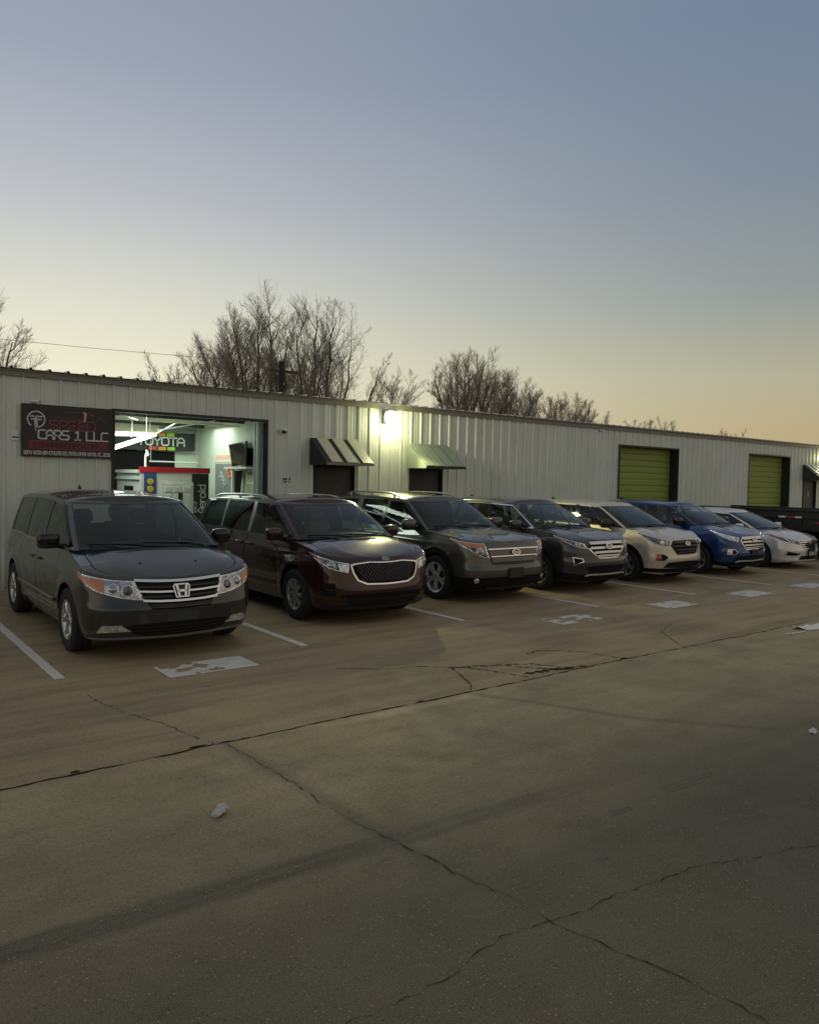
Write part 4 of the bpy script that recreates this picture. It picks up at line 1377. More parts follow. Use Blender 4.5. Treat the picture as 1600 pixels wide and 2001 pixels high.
def plate(c, z0, z1, hw, off, mat, frame=None):
    p, n = c.on(0, (z0+z1)/2, off)
    m = MB(); m.rbox(p.x-.008, p.x+.010, -hw, hw, z0, z1, .008)
    o = m.build('licence_plate', mat, c.root, smooth=False)
    if frame:
        m = MB()
        for (a, b, y0, y1) in ((z0-.012, z0+.01, -hw-.012, hw+.012), (z1-.01, z1+.012, -hw-.012, hw+.012), (z0, z1, -hw-.012, -hw+.01), (z0, z1, hw-.01, hw+.012)): m.box(p.x-.006, p.x+.014, y0, y1, a, b)
        m.build('plate_frame', frame, o, smooth=False)
    return o
def mesh_grille(c, y0, z0, z1, parent, yb=None, mat=None, step=.05):
    """crossed wires over a grille opening"""
    m = MB(); mat = mat or MT['alloyd']
    k = -30
    while k < 30:
        for sl in (1, -1):
            pts = []
            for i in range(9):
                z = z0+(z1-z0)*i/8
                y = k*step+sl*(z-z0)*.9
                lim = (yb or y0)+(y0-(yb or y0))*(z-z0)/(z1-z0)
                if abs(y) < lim: pts.append(c.pt(c.aY(y), z)+c.nrm(c.aY(y), z)*.025)
            if len(pts) > 1: m.tube(pts, .0038, 4, cap=False)
        k += 1
    return m.build('grille_mesh', mat, parent)

P_HONDA = paint('dark_grey_paint', (.034, .036, .035), .45, .32, .06)
P_KIA = paint('dark_maroon_paint', (.032, .006, .0065), .25, .28, .02)
P_EXPL = paint('mineral_grey_paint', (.082, .081, .072), .5, .34, .07)
P_EDGE = paint('gunmetal_paint', (.045, .044, .044), .5, .32, .06)
P_ESC = paint('white_gold_paint', (.60, .53, .415), .35, .34, .08)
P_BLUE = paint('deep_blue_paint', (.006, .042, .165), .3, .28, .02)
P_SON = paint('silver_white_paint', (.70, .68, .63), .3, .34, .06)

# ---- dark grey minivan
S = spec(W=1.0, wb=3.05, Rw=.372, Ra=.425, rim=.225,
    xf=[(.2, .83), (.3, .90), (.45, .938), (.55, .962), (.58, .963), (.61, .945), (.72, .905), (.85, .855), (.92, .795), (1.05, .62)],
    xr=[(.25, -4.12), (.5, -4.22), (.8, -4.2), (1.2, -4.12)],
    zs=[(.45, 1.02), (0, 1.10), (-.5, 1.155), (-1.5, 1.15), (-2.4, 1.14), (-3, 1.16), (-4.3, 1.17)],
    zn=[(0, .895), (.3, .905), (.6, .945), (.85, .99), (1, 1.015)],
    zc=[(.9, .86), (.80, .91), (.6, 1.0), (.35, 1.09), (.12, 1.165), (-.1, 1.21)], hoodp=2.2,
    hoodcrease=[(.62, .012, .10)],
    doors=[(-.52, -1.58), (-1.60, -2.62)], handles=[(-1.42, .96), (-1.76, .96)],
    crease=[(.90, .02, .010, .03), (.46, -.01, -.010, .04)], flare=.014,
    gh=dict(cowl=.16, base=dict(c_x=.10, c_z=1.175, a_x=-.34, r_x=-3.75, cr_x=-4.06), top=dict(c_x=-.92, a_x=-1.20, r_x=-3.55, cr_x=-3.80, w=.735),
            zr=[(0, 1.70), (.6, 1.70), (1, 1.71), (1.4, 1.755), (1.8, 1.745), (2, 1.71), (3, 1.68)], n=3.4, bow=.05, gA=(.70, .80), t_win=.90, gR=2.45,
            pil=[(-1.60, -1.62, .08, 'gloss'), (-2.65, -2.62, .07, 'gloss')], end=(-3.75, -3.5), wmats=['dark_glass', 'dark_glass', 'dark_glass'],
            belt='alloyd', crown=.07, seat_x=(-1.25, -2.25), ws='clear_glass'))
c = put(S, 3.20, 9.20, P_HONDA, 'minivan', 'dark grey minivan with three bar chrome grille, first of the row beside the shop sign', 'minivan')
aY = c.aY
lamp_unit(c, [(aY(.50), .872), (aY(.72), .888), (aY(.90), .925), (1.04, .975)], [(aY(.42), .665), (aY(.66), .70), (aY(.88), .775), (1.04, .965)],
          inner=lamp_lens('headlamp_bowl_grey', (.22, .22, .21), (.52, .52, .49), 22), discs=[(aY(.72), .80, .050, MT['lensin']), (aY(.58), .775, .055, MT['lensd'])],
          amber=([(aY(.80), .885), (aY(.90), .905), (1.0, .95)], [(aY(.80), .755), (aY(.90), .81), (1.0, .93)]))
g = c.patch('grille', [(-aY(.50), .872), (0, .878), (aY(.50), .872)], [(-aY(.34), .565), (0, .555), (aY(.34), .565)], MT['matt'], .006, .012, 20, 6, both=False)[0]
for z, w_, h in ((.860, .505, .024), (.748, .465, .020), (.648, .43, .024)):
    c.bar('grille_bar', [(-aY(w_), z+.012), (-aY(.25), z-.004), (0, z-.010), (aY(.25), z-.004), (aY(w_), z+.012)], h, MT['chrome'], .026, .026, g)
for z, w_ in ((.80, .48), (.695, .44), (.60, .36)):
    c.bar('grille_slat', [(-aY(w_), z+.006), (0, z-.008), (aY(w_), z+.006)], .022, MT['black'], .016, .014, g)
T = c.emblem_frame(0, .742, .032)
e = bpy.data.objects.new('emblem', None); link(e, c.root)
m = MB(); ribbon(m, [(-.075, .072), (.075, .072), (.092, .05), (.070, -.072), (-.070, -.072), (-.092, .05), (-.075, .072)], .014, T, .014); m.build('ring', MT['chrome'], e, smooth=False)
m = MB(); ribbon(m, [(-.055, .060), (-.036, -.060)], .026, T, .018); ribbon(m, [(.055, .060), (.036, -.060)], .026, T, .018); ribbon(m, [(-.04, -.004), (.04, -.004)], .026, T, .018); m.build('lettering', MT['chrome'], e, smooth=False)
m = MB(); m.add([T @ Vector(q) for q in ((-.08, .07, .002), (.08, .07, .002), (.07, -.07, .002), (-.07, -.07, .002))], [(0, 1, 2, 3)]); m.build('face', MT['gloss'], e, smooth=False)
c.patch('lower_intake', [(-aY(.66), .385), (-aY(.4), .405), (0, .41), (aY(.4), .405), (aY(.66), .385)], [(-aY(.56), .30), (-aY(.4), .265), (0, .255), (aY(.4), .265), (aY(.56), .30)], MT['matt'], .004, .01, 24, 4, both=False)
for z in (.30, .335, .37): c.bar('intake_slat', [(-aY(.54), z), (0, z-.01), (aY(.54), z)], .010, MT['black'], .010, .01)
for o in c.patch('fog_light', [(aY(.66), .405), (aY(.84), .405)], [(aY(.56), .335), (aY(.90), .325)], MT['lens'], .010, .012, 10, 3): pass
c.patch('fog_trim', [(aY(.57), .330), (aY(.93), .320)], [(aY(.52), .285), (aY(1.0), .262)], P_HONDA, .010, .014, 10, 3)
c.bar('lip', [(-aY(.97), .262), (-aY(.6), .255), (0, .232), (aY(.6), .255), (aY(.97), .262)], .016, MT['alloyd'], .012, .016)
m = MB()
for sg in (1, -1):
    m = MB(); m.ellipsoid((.50, sg*.33, c.zc(.50)-.012), (.03, .022, .016), 8, 6); m.build('washer_jet', MT['black'], c.root)
c.wheel((7, 'wide'), MT['chrome']); c.mirror(-.50, 1.225, .03, top=MT['gloss']); c.interior('seatd'); c.fin(-3.3, 1.81)
for sg in (1, -1):
    m = MB(); m.tube([c.pt(c.aX(-.62, sg), .52)+Vector((0, sg*.004, 0)), c.pt(c.aX(-2.6, sg), .55)+Vector((0, sg*.004, 0))], .022, 6)
    m.build('side_moulding', P_HONDA, c.root)

# ---- maroon minivan
S = spec(W=.985, wb=3.06, Rw=.372, Ra=.425, rim=.222, n=2.5,
    xf=[(.2, .86), (.28, .935), (.40, .955), (.47, .980), (.52, .975), (.62, .958), (.75, .938), (.88, .90), (.96, .835), (1.1, .62)],
    xr=[(.25, -4.05), (.5, -4.15), (.8, -4.13), (1.2, -4.05)],
    zs=[(.45, 1.045), (0, 1.105), (-.5, 1.145), (-1.5, 1.15), (-3, 1.17), (-4.2, 1.18)],
    zn=[(0, .935), (.3, .94), (.6, .975), (.85, 1.02), (1, 1.045)],
    zc=[(.95, .90), (.86, .945), (.6, 1.04), (.3, 1.125), (.0, 1.18), (-.2, 1.21)], hoodp=2.4, hoodcrease=[(.68, .016, .08)],
    doors=[(-.55, -1.62), (-1.64, -2.72)], handles=[(-1.46, 1.0), (-1.80, 1.0)],
    crease=[(.98, .015, .010, .03), (.52, -.01, -.014, .05)],
    gh=dict(cowl=.10, base=dict(c_x=.10, c_z=1.165, a_x=-.38, r_x=-3.70, cr_x=-4.0), top=dict(c_x=-.88, a_x=-1.18, r_x=-3.55, cr_x=-3.78, w=.725),
            zr=[(0, 1.66), (.6, 1.66), (1, 1.675), (1.4, 1.695), (1.8, 1.68), (2, 1.65), (3, 1.63)], n=3.4, bow=.05, gA=(.71, .79), t_win=.90, gR=2.45,
            pil=[(-.95, -1.32, .03, 'gloss'), (-1.68, -1.70, .10, 'alloyd'), (-2.75, -2.72, .07, 'alloyd')], end=(-3.7, -3.45), wmats=['mid_glass', 'mid_glass', 'dark_glass', 'dark_glass'],
            belt='black', crown=.07, seat_x=(-1.25, -2.25)))
c = put(S, 6.36, 9.62, P_KIA, 'minivan', 'dark maroon minivan with chrome framed mesh grille, parked beside the dark grey minivan', 'minivan')
aY = c.aY
lamp_unit(c, [(aY(.60), .868), (aY(.78), .90), (aY(.94), .955), (1.06, 1.01)], [(aY(.63), .745), (aY(.78), .775), (aY(.94), .87), (1.06, 1.0)], rim=MT['lens'], inner=MT['lensd'],
          discs=[(aY(.84), .85, .045, MT['lensin'])], amber=([(aY(.93), .925), (aY(.98), .945)], [(aY(.93), .885), (aY(.98), .915)]))
for sg in (1, -1): one(c, 'headlight_reflector', [(aY(.64), .85), (aY(.76), .868)], [(aY(.66), .765), (aY(.74), .775)], MT['lens'], .018, .006, c.root, sg)
def tiger(w_, top, drop, inset=0.0):
    T = [(-aY(w_), top-.018), (-aY(w_*.9), top-.004), (-aY(w_*.5), top+.014), (-aY(w_*.25), top+.006), (0, top+.004), (aY(w_*.25), top+.006), (aY(w_*.5), top+.014), (aY(w_*.9), top-.004), (aY(w_), top-.018)]
    lo = top-drop
    B = [(-aY(w_), top-.03), (-aY(w_*.96), top-drop*.45), (-aY(w_*.86), top-drop*.80), (-aY(w_*.62), lo-.0), (0, lo-.012), (aY(w_*.62), lo-.0), (aY(w_*.86), top-drop*.80), (aY(w_*.96), top-drop*.45), (aY(w_), top-.03)]
    return T, B
T, B = tiger(.592, .872, .298); c.patch('grille_surround', T, B, MT['chrome'], .018, .02, 32, 8, both=False)
T, B = tiger(.566, .856, .262); g = c.patch('grille', T, B, MT['matt'], .021, .004, 32, 8, both=False)[0]
mesh_grille(c, .54, .62, .85, g, .44, mat=simple('grille_mesh_grey', (.085, .085, .085), .4), step=.058)
c.patch('lower_intake', [(-aY(.74), .435), (0, .45), (aY(.74), .435)], [(-aY(.60), .285), (0, .28), (aY(.60), .285)], MT['matt'], .004, .01, 22, 4, both=False)
c.bar('intake_bar', [(-aY(.69), .375), (0, .37), (aY(.69), .375)], .022, MT['gloss'], .012, .014)
c.patch('fog_frame', [(aY(.785), .615), (aY(.95), .625)], [(aY(.785), .415), (aY(.96), .42)], P_KIA, .014, .02, 8, 4)
c.patch('fog_pocket', [(aY(.805), .600), (aY(.935), .608)], [(aY(.805), .43), (aY(.945), .435)], MT['matt'], .017, .004, 8, 4)
c.patch('fog_slat', [(aY(.81), .525), (aY(.94), .53)], [(aY(.81), .505), (aY(.94), .51)], MT['gloss'], .024, .008, 8, 2)
c.patch('corner_fin', [(aY(.66), .42), (aY(.80), .425)], [(aY(.66), .35), (aY(.82), .37)], P_KIA, .02, .02, 8, 3)
c.bar('lip', [(-aY(.95), .265), (0, .25), (aY(.95), .265)], .05, MT['black'], .014, .02)
c.oval_badge(.912, .062, .033, .006, 'KIA', ring=.10)
c.wheel((8, 'twin'), MT['alloyd']); c.mirror(-.46, 1.19, .03); c.interior('seatg'); c.rails(MT['alloyd'], 1.1, 1.95, .03)
for sg in (1, -1): one(c, 'mirror_strip', [(1.80, 1.185), (1.86, 1.185)], [(1.80, 1.175), (1.86, 1.175)], MT['chrome'], .004, .004, c.root, sg)

# ---- grey three-row SUV
S = spec(W=1.0, wb=2.86, Rw=.385, Ra=.44, rim=.262, n=2.9, sill=.27,
    xf=[(.22, .82), (.3, .90), (.42, .945), (.50, .972), (.59, .972), (.63, .945), (.75, .93), (.95, .90), (1.03, .845), (1.15, .65)],
    xr=[(.25, -3.95), (.5, -4.05), (.8, -4.04), (1.2, -3.98)],
    zs=[(.46, 1.10), (0, 1.14), (-.5, 1.165), (-1.5, 1.17), (-3, 1.19), (-4.1, 1.2)],
    zn=[(0, 1.02), (.4, 1.03), (.7, 1.065), (1, 1.10)],
    zc=[(.95, .99), (.87, 1.03), (.6, 1.10), (.3, 1.155), (.0, 1.19), (-.25, 1.21), (-.4, 1.22)], hoodp=3.0, hoodcrease=[(.55, .022, .07)],
    doors=[(-.62, -1.68), (-1.70, -2.62)], handles=[(-1.50, 1.03), (-2.40, 1.04)],
    crease=[(.98, .01, .012, .035), (.55, 0, -.012, .06)], flare=.02,
    gh=dict(cowl=-.22, base=dict(c_x=-.22, c_z=1.20, a_x=-.60, r_x=-3.55, cr_x=-3.9), top=dict(c_x=-1.08, a_x=-1.36, r_x=-3.35, cr_x=-3.55, w=.735),
            zr=[(0, 1.68), (.6, 1.685), (1, 1.70), (1.4, 1.725), (1.8, 1.72), (2, 1.70), (3, 1.68)], n=3.6, bow=.04, gA=(.72, .80), t_win=.89, gR=2.45,
            pil=[(-.80, -1.36, .03, 'gloss'), (-1.75, -1.80, .10, 'gloss'), (-2.65, -2.60, .16, 'P')], end=(-3.45, -3.2), wmats=['mid_glass', 'clear_glass', 'dark_glass', 'dark_glass'],
            belt='black', crown=.07, seat_x=(-1.45, -2.35)))
c = put(S, 9.36, 10.03, P_EXPL, 'suv', 'grey SUV with orange corner lenses, black wheel arch trim and roof rails', 'SUV')
aY = c.aY
lamp_unit(c, [(aY(.64), 1.005), (aY(.82), 1.015), (aY(.95), 1.035), (1.12, 1.075)], [(aY(.56), .765), (aY(.72), .80), (aY(.90), .915), (1.12, 1.065)], rim=MT['lens'], inner=MT['lensd'],
          discs=[(aY(.74), .88, .055, MT['lensin'])], amber=([(aY(.645), .995), (aY(.82), 1.005), (aY(.95), 1.025), (1.08, 1.06)], [(aY(.65), .935), (aY(.80), .94), (aY(.93), .955), (1.07, 1.04)]))
g = c.patch('grille', [(-aY(.63), 1.01), (0, 1.015), (aY(.63), 1.01)], [(-aY(.50), .66), (0, .65), (aY(.50), .66)], MT['black'], .006, .012, 20, 6, both=False)[0]
c.bar('grille_bar', [(-aY(.62), .968), (0, .972), (aY(.62), .968)], .070, P_EXPL, .022, .02, g)
for z, w_ in ((.915, .60), (.795, .545)): c.bar('grille_chrome', [(-aY(w_), z), (0, z+.004), (aY(w_), z)], .020, MT['chrome'], .034, .03, g)
c.bar('grille_bar', [(-aY(.57), .855), (0, .858), (aY(.57), .855)], .085, P_EXPL, .024, .02, g)
c.bar('grille_bar', [(-aY(.52), .735), (0, .738), (aY(.52), .735)], .07, P_EXPL, .020, .02, g)
m = MB()
for i in range(8):
    for k in (0,): 
        y = -.21+i*.06; T = c.emblem_frame(c.aY(y), .972, .024); 
c.oval_badge(.856, .105, .052, .045, 'Ford', ring=.14)
plate(c, .42, .60, .17, .02, MT['black'])
c.patch('lower_bumper', [(-1.0, .46), (-aY(.7), .44), (0, .45), (aY(.7), .44), (1.0, .46)], [(-.98, .24), (-aY(.7), .235), (0, .23), (aY(.7), .235), (.98, .24)], MT['matt'], .008, .014, 30, 4, both=False)
for sg in (1, -1): c.disc('fog_light', sg*aY(.80), .40, .045, MT['lens'], .02, dome=.25)
c.bar('skid_lip', [(-aY(.6), .27), (0, .265), (aY(.6), .27)], .03, MT['black'], .03, .02)
c.arch_trim(MT['matt'], .085); c.wheel((5, 'split'), MT['alloy']); c.mirror(-.66, 1.235, .03, size=1.12); c.interior('seatd'); c.rails(MT['alloyd'], 1.05, 1.95, .05)
q = [c.pt(c.aX(-.5), .36), c.pt(c.aX(-2.4), .36)]
for sg in (1, -1):
    m = MB(); m.tube([(p.x, sg*p.y, p.z) for p in q], .05, 6); m.build('sill_trim', MT['matt'], c.root)

# ---- gunmetal SUV
S = spec(W=.965, wb=2.85, Rw=.375, Ra=.43, rim=.245, n=2.5, sill=.25,
    xf=[(.22, .82), (.3, .885), (.45, .915), (.54, .945), (.60, .942), (.66, .922), (.78, .91), (.92, .87), (1.0, .795), (1.15, .55)],
    xr=[(.25, -3.85), (.5, -3.95), (.8, -3.92), (1.2, -3.85)],
    zs=[(.45, 1.085), (0, 1.13), (-.5, 1.155), (-1.5, 1.16), (-3, 1.19), (-4.0, 1.2)],
    zn=[(0, .975), (.4, .985), (.7, 1.03), (1, 1.085)],
    zc=[(.92, .93), (.83, .99), (.6, 1.06), (.3, 1.13), (.0, 1.175), (-.2, 1.2)], hoodp=2.6, hoodcrease=[(.60, .016, .08)],
    doors=[(-.50, -1.50), (-1.52, -2.50)], handles=[(-1.32, 1.02), (-2.26, 1.03)], crease=[(.95, .02, .012, .03)],
    gh=dict(cowl=.02, base=dict(c_x=.02, c_z=1.17, a_x=-.46, r_x=-3.35, cr_x=-3.75), top=dict(c_x=-.92, a_x=-1.18, r_x=-3.1, cr_x=-3.3, w=.69),
            zr=[(0, 1.635), (.6, 1.635), (1, 1.645), (1.35, 1.67), (1.7, 1.66), (2, 1.61), (3, 1.58)], n=3.2, bow=.05, gA=(.70, .78), t_win=.89, gR=2.45,
            pil=[(-.74, -1.22, .03, 'gloss'), (-1.55, -1.60, .10, 'gloss'), (-2.55, -2.50, .08, 'gloss')], end=(-3.25, -3.0), wmats=['mid_glass', 'clear_glass', 'mid_glass', 'mid_glass'],
            arc='chrome', belt='chrome', crown=.075, seat_x=(-1.2, -2.1)))
c = put(S, 11.78, 9.92, P_EDGE, 'suv', 'gunmetal SUV with big silver barred grille and chrome window line', 'SUV')
aY = c.aY
lamp_unit(c, [(aY(.62), .93), (aY(.80), .965), (aY(.94), 1.015), (1.10, 1.07)], [(aY(.57), .835), (aY(.75), .86), (aY(.93), .945), (1.10, 1.06)], rim=MT['lens'], inner=MT['lensd'],
          discs=[(aY(.76), .915, .04, MT['lensin'])], amber=([(aY(.93), .995), (1.04, 1.045)], [(aY(.92), .955), (1.03, 1.03)]))
c.patch('grille_surround', [(-aY(.50), .955), (0, .962), (aY(.50), .955)], [(-aY(.28), .655), (0, .65), (aY(.28), .655)], MT['chrome'], .014, .02, 20, 6, both=False)
c.patch('grille_surround', [(-aY(.56), .845), (0, .86), (aY(.56), .845)], [(-aY(.28), .65), (0, .645), (aY(.28), .65)], MT['chrome'], .012, .02, 20, 4, both=False)
g = c.patch('grille', [(-aY(.49), .945), (0, .952), (aY(.49), .945)], [(-aY(.52), .85), (0, .85), (aY(.52), .85)], MT['matt'], .017, .004, 20, 3, both=False)[0]
c.patch('grille_lower', [(-aY(.52), .85), (0, .85), (aY(.52), .85)], [(-aY(.28), .67), (0, .665), (aY(.28), .67)], MT['matt'], .017, .004, 20, 4, both=False)
for z, w_, h in ((.925, .50, .035), (.845, .50, .04), (.765, .41, .04), (.70, .32, .035)): c.bar('grille_bar', [(-aY(w_), z), (0, z+.003), (aY(w_), z)], h, MT['alloy'], .032, .022, g)
c.oval_badge(.862, .10, .055, .042, 'Ford', ring=.14)
for sg in (1, -1):
    o = one(c, 'fog_surround', [(aY(.68), .66), (aY(.86), .69)], [(aY(.66), .60), (aY(.85), .53)], MT['chrome'], .012, .014, c.root, sg)
    one(c, 'fog_recess', [(aY(.70), .648), (aY(.845), .672)], [(aY(.68), .61), (aY(.835), .55)], MT['matt'], .016, .004, o, sg)
c.patch('lower_intake', [(-aY(.60), .50), (0, .52), (aY(.60), .50)], [(-aY(.50), .36), (0, .36), (aY(.50), .36)], MT['matt'], .004, .01, 20, 4, both=False)
c.patch('lower_bumper', [(-.98, .40), (-aY(.6), .36), (0, .35), (aY(.6), .36), (.98, .40)], [(-.98, .25), (0, .23), (.98, .25)], MT['matt'], .007, .012, 26, 3, both=False)
c.bar('skid_plate', [(-aY(.62), .335), (-aY(.5), .355), (0, .35), (aY(.5), .355), (aY(.62), .335)], .024, MT['alloy'], .024, .02)
c.arch_trim(MT['matt'], .05); c.wheel((5, 'split'), MT['alloyd']); c.mirror(-.52, 1.2, .03); c.interior('seatd'); c.fin(-2.9, 1.70)

# ---- compact SUVs (beige, blue)
def compact(xc, ya, pm, label, blue):
    S = spec(W=.925, wb=2.69, Rw=.355, Ra=.41, rim=.225, n=2.45, sill=.25,
        xf=[(.22, .80), (.3, .855), (.42, .882), (.50, .912), (.56, .908), (.62, .888), (.75, .872), (.88, .83), (.96, .75), (1.1, .5)],
        xr=[(.25, -3.75), (.5, -3.85), (.8, -3.82), (1.2, -3.75)],
        zs=[(.43, 1.045), (0, 1.10), (-.5, 1.135), (-1.5, 1.15), (-3, 1.19), (-3.9, 1.2)],
        zn=[(0, .925), (.4, .935), (.7, .985), (1, 1.045)],
        zc=[(.9, .88), (.79, .94), (.6, 1.0), (.3, 1.08), (.0, 1.135), (-.2, 1.16)], hoodp=2.4, hoodcrease=[(.58, .018, .08)],
        doors=[(-.46, -1.42), (-1.44, -2.38)], handles=[(-1.24, 1.0), (-2.16, 1.02)], crease=[(.92, .035, .012, .03)],
        gh=dict(cowl=.06, base=dict(c_x=.06, c_z=1.135, a_x=-.40, r_x=-3.2, cr_x=-3.6), top=dict(c_x=-.86, a_x=-1.12, r_x=-3.0, cr_x=-3.25, w=.66),
                zr=[(0, 1.575), (.6, 1.575), (1, 1.585), (1.35, 1.615), (1.7, 1.61), (2, 1.575), (3, 1.55)], n=3.1, bow=.05, gA=(.69, .77), t_win=.89, gR=2.45,
                pil=[(-.66, -1.14, .03, 'gloss'), (-1.46, -1.52, .10, 'gloss'), (-2.4, -2.35, .08, 'gloss')], end=(-3.1, -2.85), wmats=['mid_glass', 'mid_glass', 'mid_glass', 'mid_glass'],
                belt='black', crown=.07, seat_x=(-1.12, -2.0)))
    c = put(S, xc, ya, pm, 'suv', label, 'SUV'); aY = c.aY
    lamp_unit(c, [(aY(.56), .885), (aY(.76), .92), (aY(.94), .975), (1.14, 1.045)], [(aY(.60), .795), (aY(.78), .815), (aY(.95), .895), (1.14, 1.035)],
              rim=MT['lens'] if blue else MT['gloss'], inner=MT['lens'] if blue else MT['lensd'], discs=[(aY(.76), .862, .042, MT['lens']), (aY(.65), .852, .035, MT['lensin'])])
    sur = MT['chrome'] if blue else MT['black']
    c.patch('grille_surround', [(-aY(.44), .895), (0, .90), (aY(.44), .895)], [(-aY(.54), .80), (0, .80), (aY(.54), .80)], sur, .012, .016, 18, 3, both=False)
    c.patch('grille_surround', [(-aY(.54), .80), (0, .80), (aY(.54), .80)], [(-aY(.36), .61), (0, .605), (aY(.36), .61)], sur, .012, .016, 18, 4, both=False)
    g = c.patch('grille', [(-aY(.42), .88), (0, .885), (aY(.42), .88)], [(-aY(.50), .80), (0, .80), (aY(.50), .80)], MT['matt'], .016, .004, 18, 3, both=False)[0]
    c.patch('grille_lower', [(-aY(.50), .80), (0, .80), (aY(.50), .80)], [(-aY(.35), .63), (0, .625), (aY(.35), .63)], MT['matt'], .016, .004, 18, 3, both=False)
    for z, w_, h in ((.855, .44, .036), (.785, .48, .036), (.71, .42, .036), (.655, .36, .02)): c.bar('grille_bar', [(-aY(w_), z), (0, z+.003), (aY(w_), z)], h, MT['alloy'] if blue else MT['black'], .030, .02, g)
    c.oval_badge(.825, .088, .046, .042, 'Ford', ring=.14)
    for sg in (1, -1):
        o = one(c, 'fog_surround', [(aY(.66), .575), (aY(.74), .625), (aY(.88), .625)], [(aY(.66), .55), (aY(.74), .495), (aY(.90), .50)], MT['chrome'] if blue else MT['gloss'], .012, .014, c.root, sg)
        one(c, 'fog_light', [(aY(.80), .61), (aY(.885), .61)], [(aY(.80), .515), (aY(.895), .515)], MT['lens'] if blue else MT['redlens'], .018, .006, o, sg)
        one(c, 'fog_recess', [(aY(.675), .57), (aY(.74), .61), (aY(.79), .61)], [(aY(.675), .555), (aY(.74), .51), (aY(.79), .51)], MT['matt'], .016, .004, o, sg)
    c.patch('lower_intake', [(-aY(.62), .455), (0, .475), (aY(.62), .455)], [(-aY(.74), .345), (0, .33), (aY(.74), .345)], MT['matt'], .006, .01, 22, 4, both=False)
    c.patch('lower_bumper', [(-.98, .33), (0, .33), (.98, .33)], [(-.98, .25), (0, .23), (.98, .25)], MT['matt'], .007, .012, 26, 2, both=False)
    if blue: c.bar('skid_plate', [(-aY(.70), .335), (-aY(.55), .36), (0, .35), (aY(.55), .36), (aY(.70), .335)], .026, MT['alloy'], .026, .02)
    if blue: plate(c, .50, .62, .16, .03, MT['black'])
    c.arch_trim(MT['matt'], .05); c.wheel((5, 'wide'), MT['alloyd']); c.mirror(-.46, 1.18, .02, low='black', top=MT['black'] if not blue else MT['gloss']); c.interior('seatd')
    c.fin(-2.8, 1.645)
compact(14.38, 9.86, P_ESC, 'beige gold SUV with black grille and red corner lenses beside its fog recesses', False)
compact(17.08, 9.84, P_BLUE, 'deep blue SUV with silver barred grille, between the beige SUV and the white sedan', True)

# ---- white sedan
S = spec(W=.93, wb=2.805, Rw=.335, Ra=.385, rim=.225, n=2.4, sill=.2,
    wz=[(.15, .90), (.25, .945), (.4, .98), (.55, 1.0), (.7, .995), (.82, .97), (.9, .94), (1.05, .88)],
    zbump=[(0, .18), (.6, .18), (1, .2)], bump_seam=.56,
    xf=[(.16, .83), (.23, .915), (.30, .905), (.38, .925), (.46, .932), (.55, .905), (.65, .875), (.74, .82), (.82, .69), (.95, .4)],
    xr=[(.2, -3.85), (.5, -3.98), (.8, -3.95), (1.0, -3.88)],
    zs=[(.41, .845), (0, .90), (-.5, .935), (-1.5, .95), (-3, .99), (-4.0, .98)],
    zn=[(0, .735), (.4, .745), (.7, .79), (1, .845)],
    zc=[(.95, .70), (.80, .755), (.6, .83), (.3, .91), (.0, .965), (-.2, .99), (-3.2, 1.03), (-3.9, 1.0)], hoodp=2.4, hoodcrease=[(.60, .016, .08)], deck=-3.15,
    doors=[(-.45, -1.45), (-1.47, -2.42)], handles=[(-1.26, .84), (-2.22, .86)], crease=[(.78, .025, .012, .03)],
    gh=dict(cowl=.08, base=dict(c_x=.08, c_z=.965, a_x=-.38, r_x=-2.95, cr_x=-3.45), top=dict(c_x=-.98, a_x=-1.22, r_x=-2.35, cr_x=-2.6, w=.60, ), 
            zr=[(0, 1.37), (.6, 1.375), (1, 1.385), (1.35, 1.41), (1.7, 1.405), (2, 1.37), (3, 1.35)], n=3.1, bow=.06, gA=(.69, .77), t_win=.89, gR=2.45,
            pil=[(-1.47, -1.52, .09, 'gloss'), (-2.4, -2.22, .07, 'gloss')], end=(-2.85, -2.35), wmats=['mid_glass', 'mid_glass', 'mid_glass'],
            belt='chrome', arc='chrome', crown=.06, seat_x=(-1.15, -2.05), seat_z=.0))
c = put(S, 19.90, 9.87, P_SON, 'sedan', 'white sedan with hexagonal chrome grille at the far end of the row', 'sedan')
aY = c.aY
lamp_unit(c, [(aY(.50), .70), (aY(.72), .745), (aY(.93), .80), (1.18, .875)], [(aY(.46), .625), (aY(.70), .665), (aY(.93), .735), (1.18, .865)], rim=MT['gloss'], inner=MT['lensd'],
          discs=[(aY(.68), .705, .04, MT['lensin'])], amber=([(aY(.94), .80), (1.10, .845)], [(aY(.94), .748), (1.10, .83)], MT['redlens']))
for sg in (1, -1):
    one(c, 'headlight_strip', [(aY(.86), .785), (aY(.90), .79)], [(aY(.74), .675), (aY(.79), .685)], MT['lens'], .022, .006, c.root, sg)
c.patch('grille_surround', [(-aY(.46), .715), (0, .72), (aY(.46), .715)], [(-aY(.24), .445), (0, .44), (aY(.24), .445)], MT['chrome'], .012, .016, 18, 5, both=False)
g = c.patch('grille', [(-aY(.43), .70), (0, .705), (aY(.43), .70)], [(-aY(.23), .465), (0, .46), (aY(.23), .465)], MT['matt'], .016, .004, 18, 5, both=False)[0]
for i, z in enumerate((.67, .62, .57, .52, .485)): c.bar('grille_bar', [(-aY(.42-.045*i), z), (0, z+.002), (aY(.42-.045*i), z)], .022, MT['chrome'], .026, .014, g)
T = c.emblem_frame(0, .655, .036)
e = c.oval_badge(.655, .075, .042, .034, None, ring=.14)
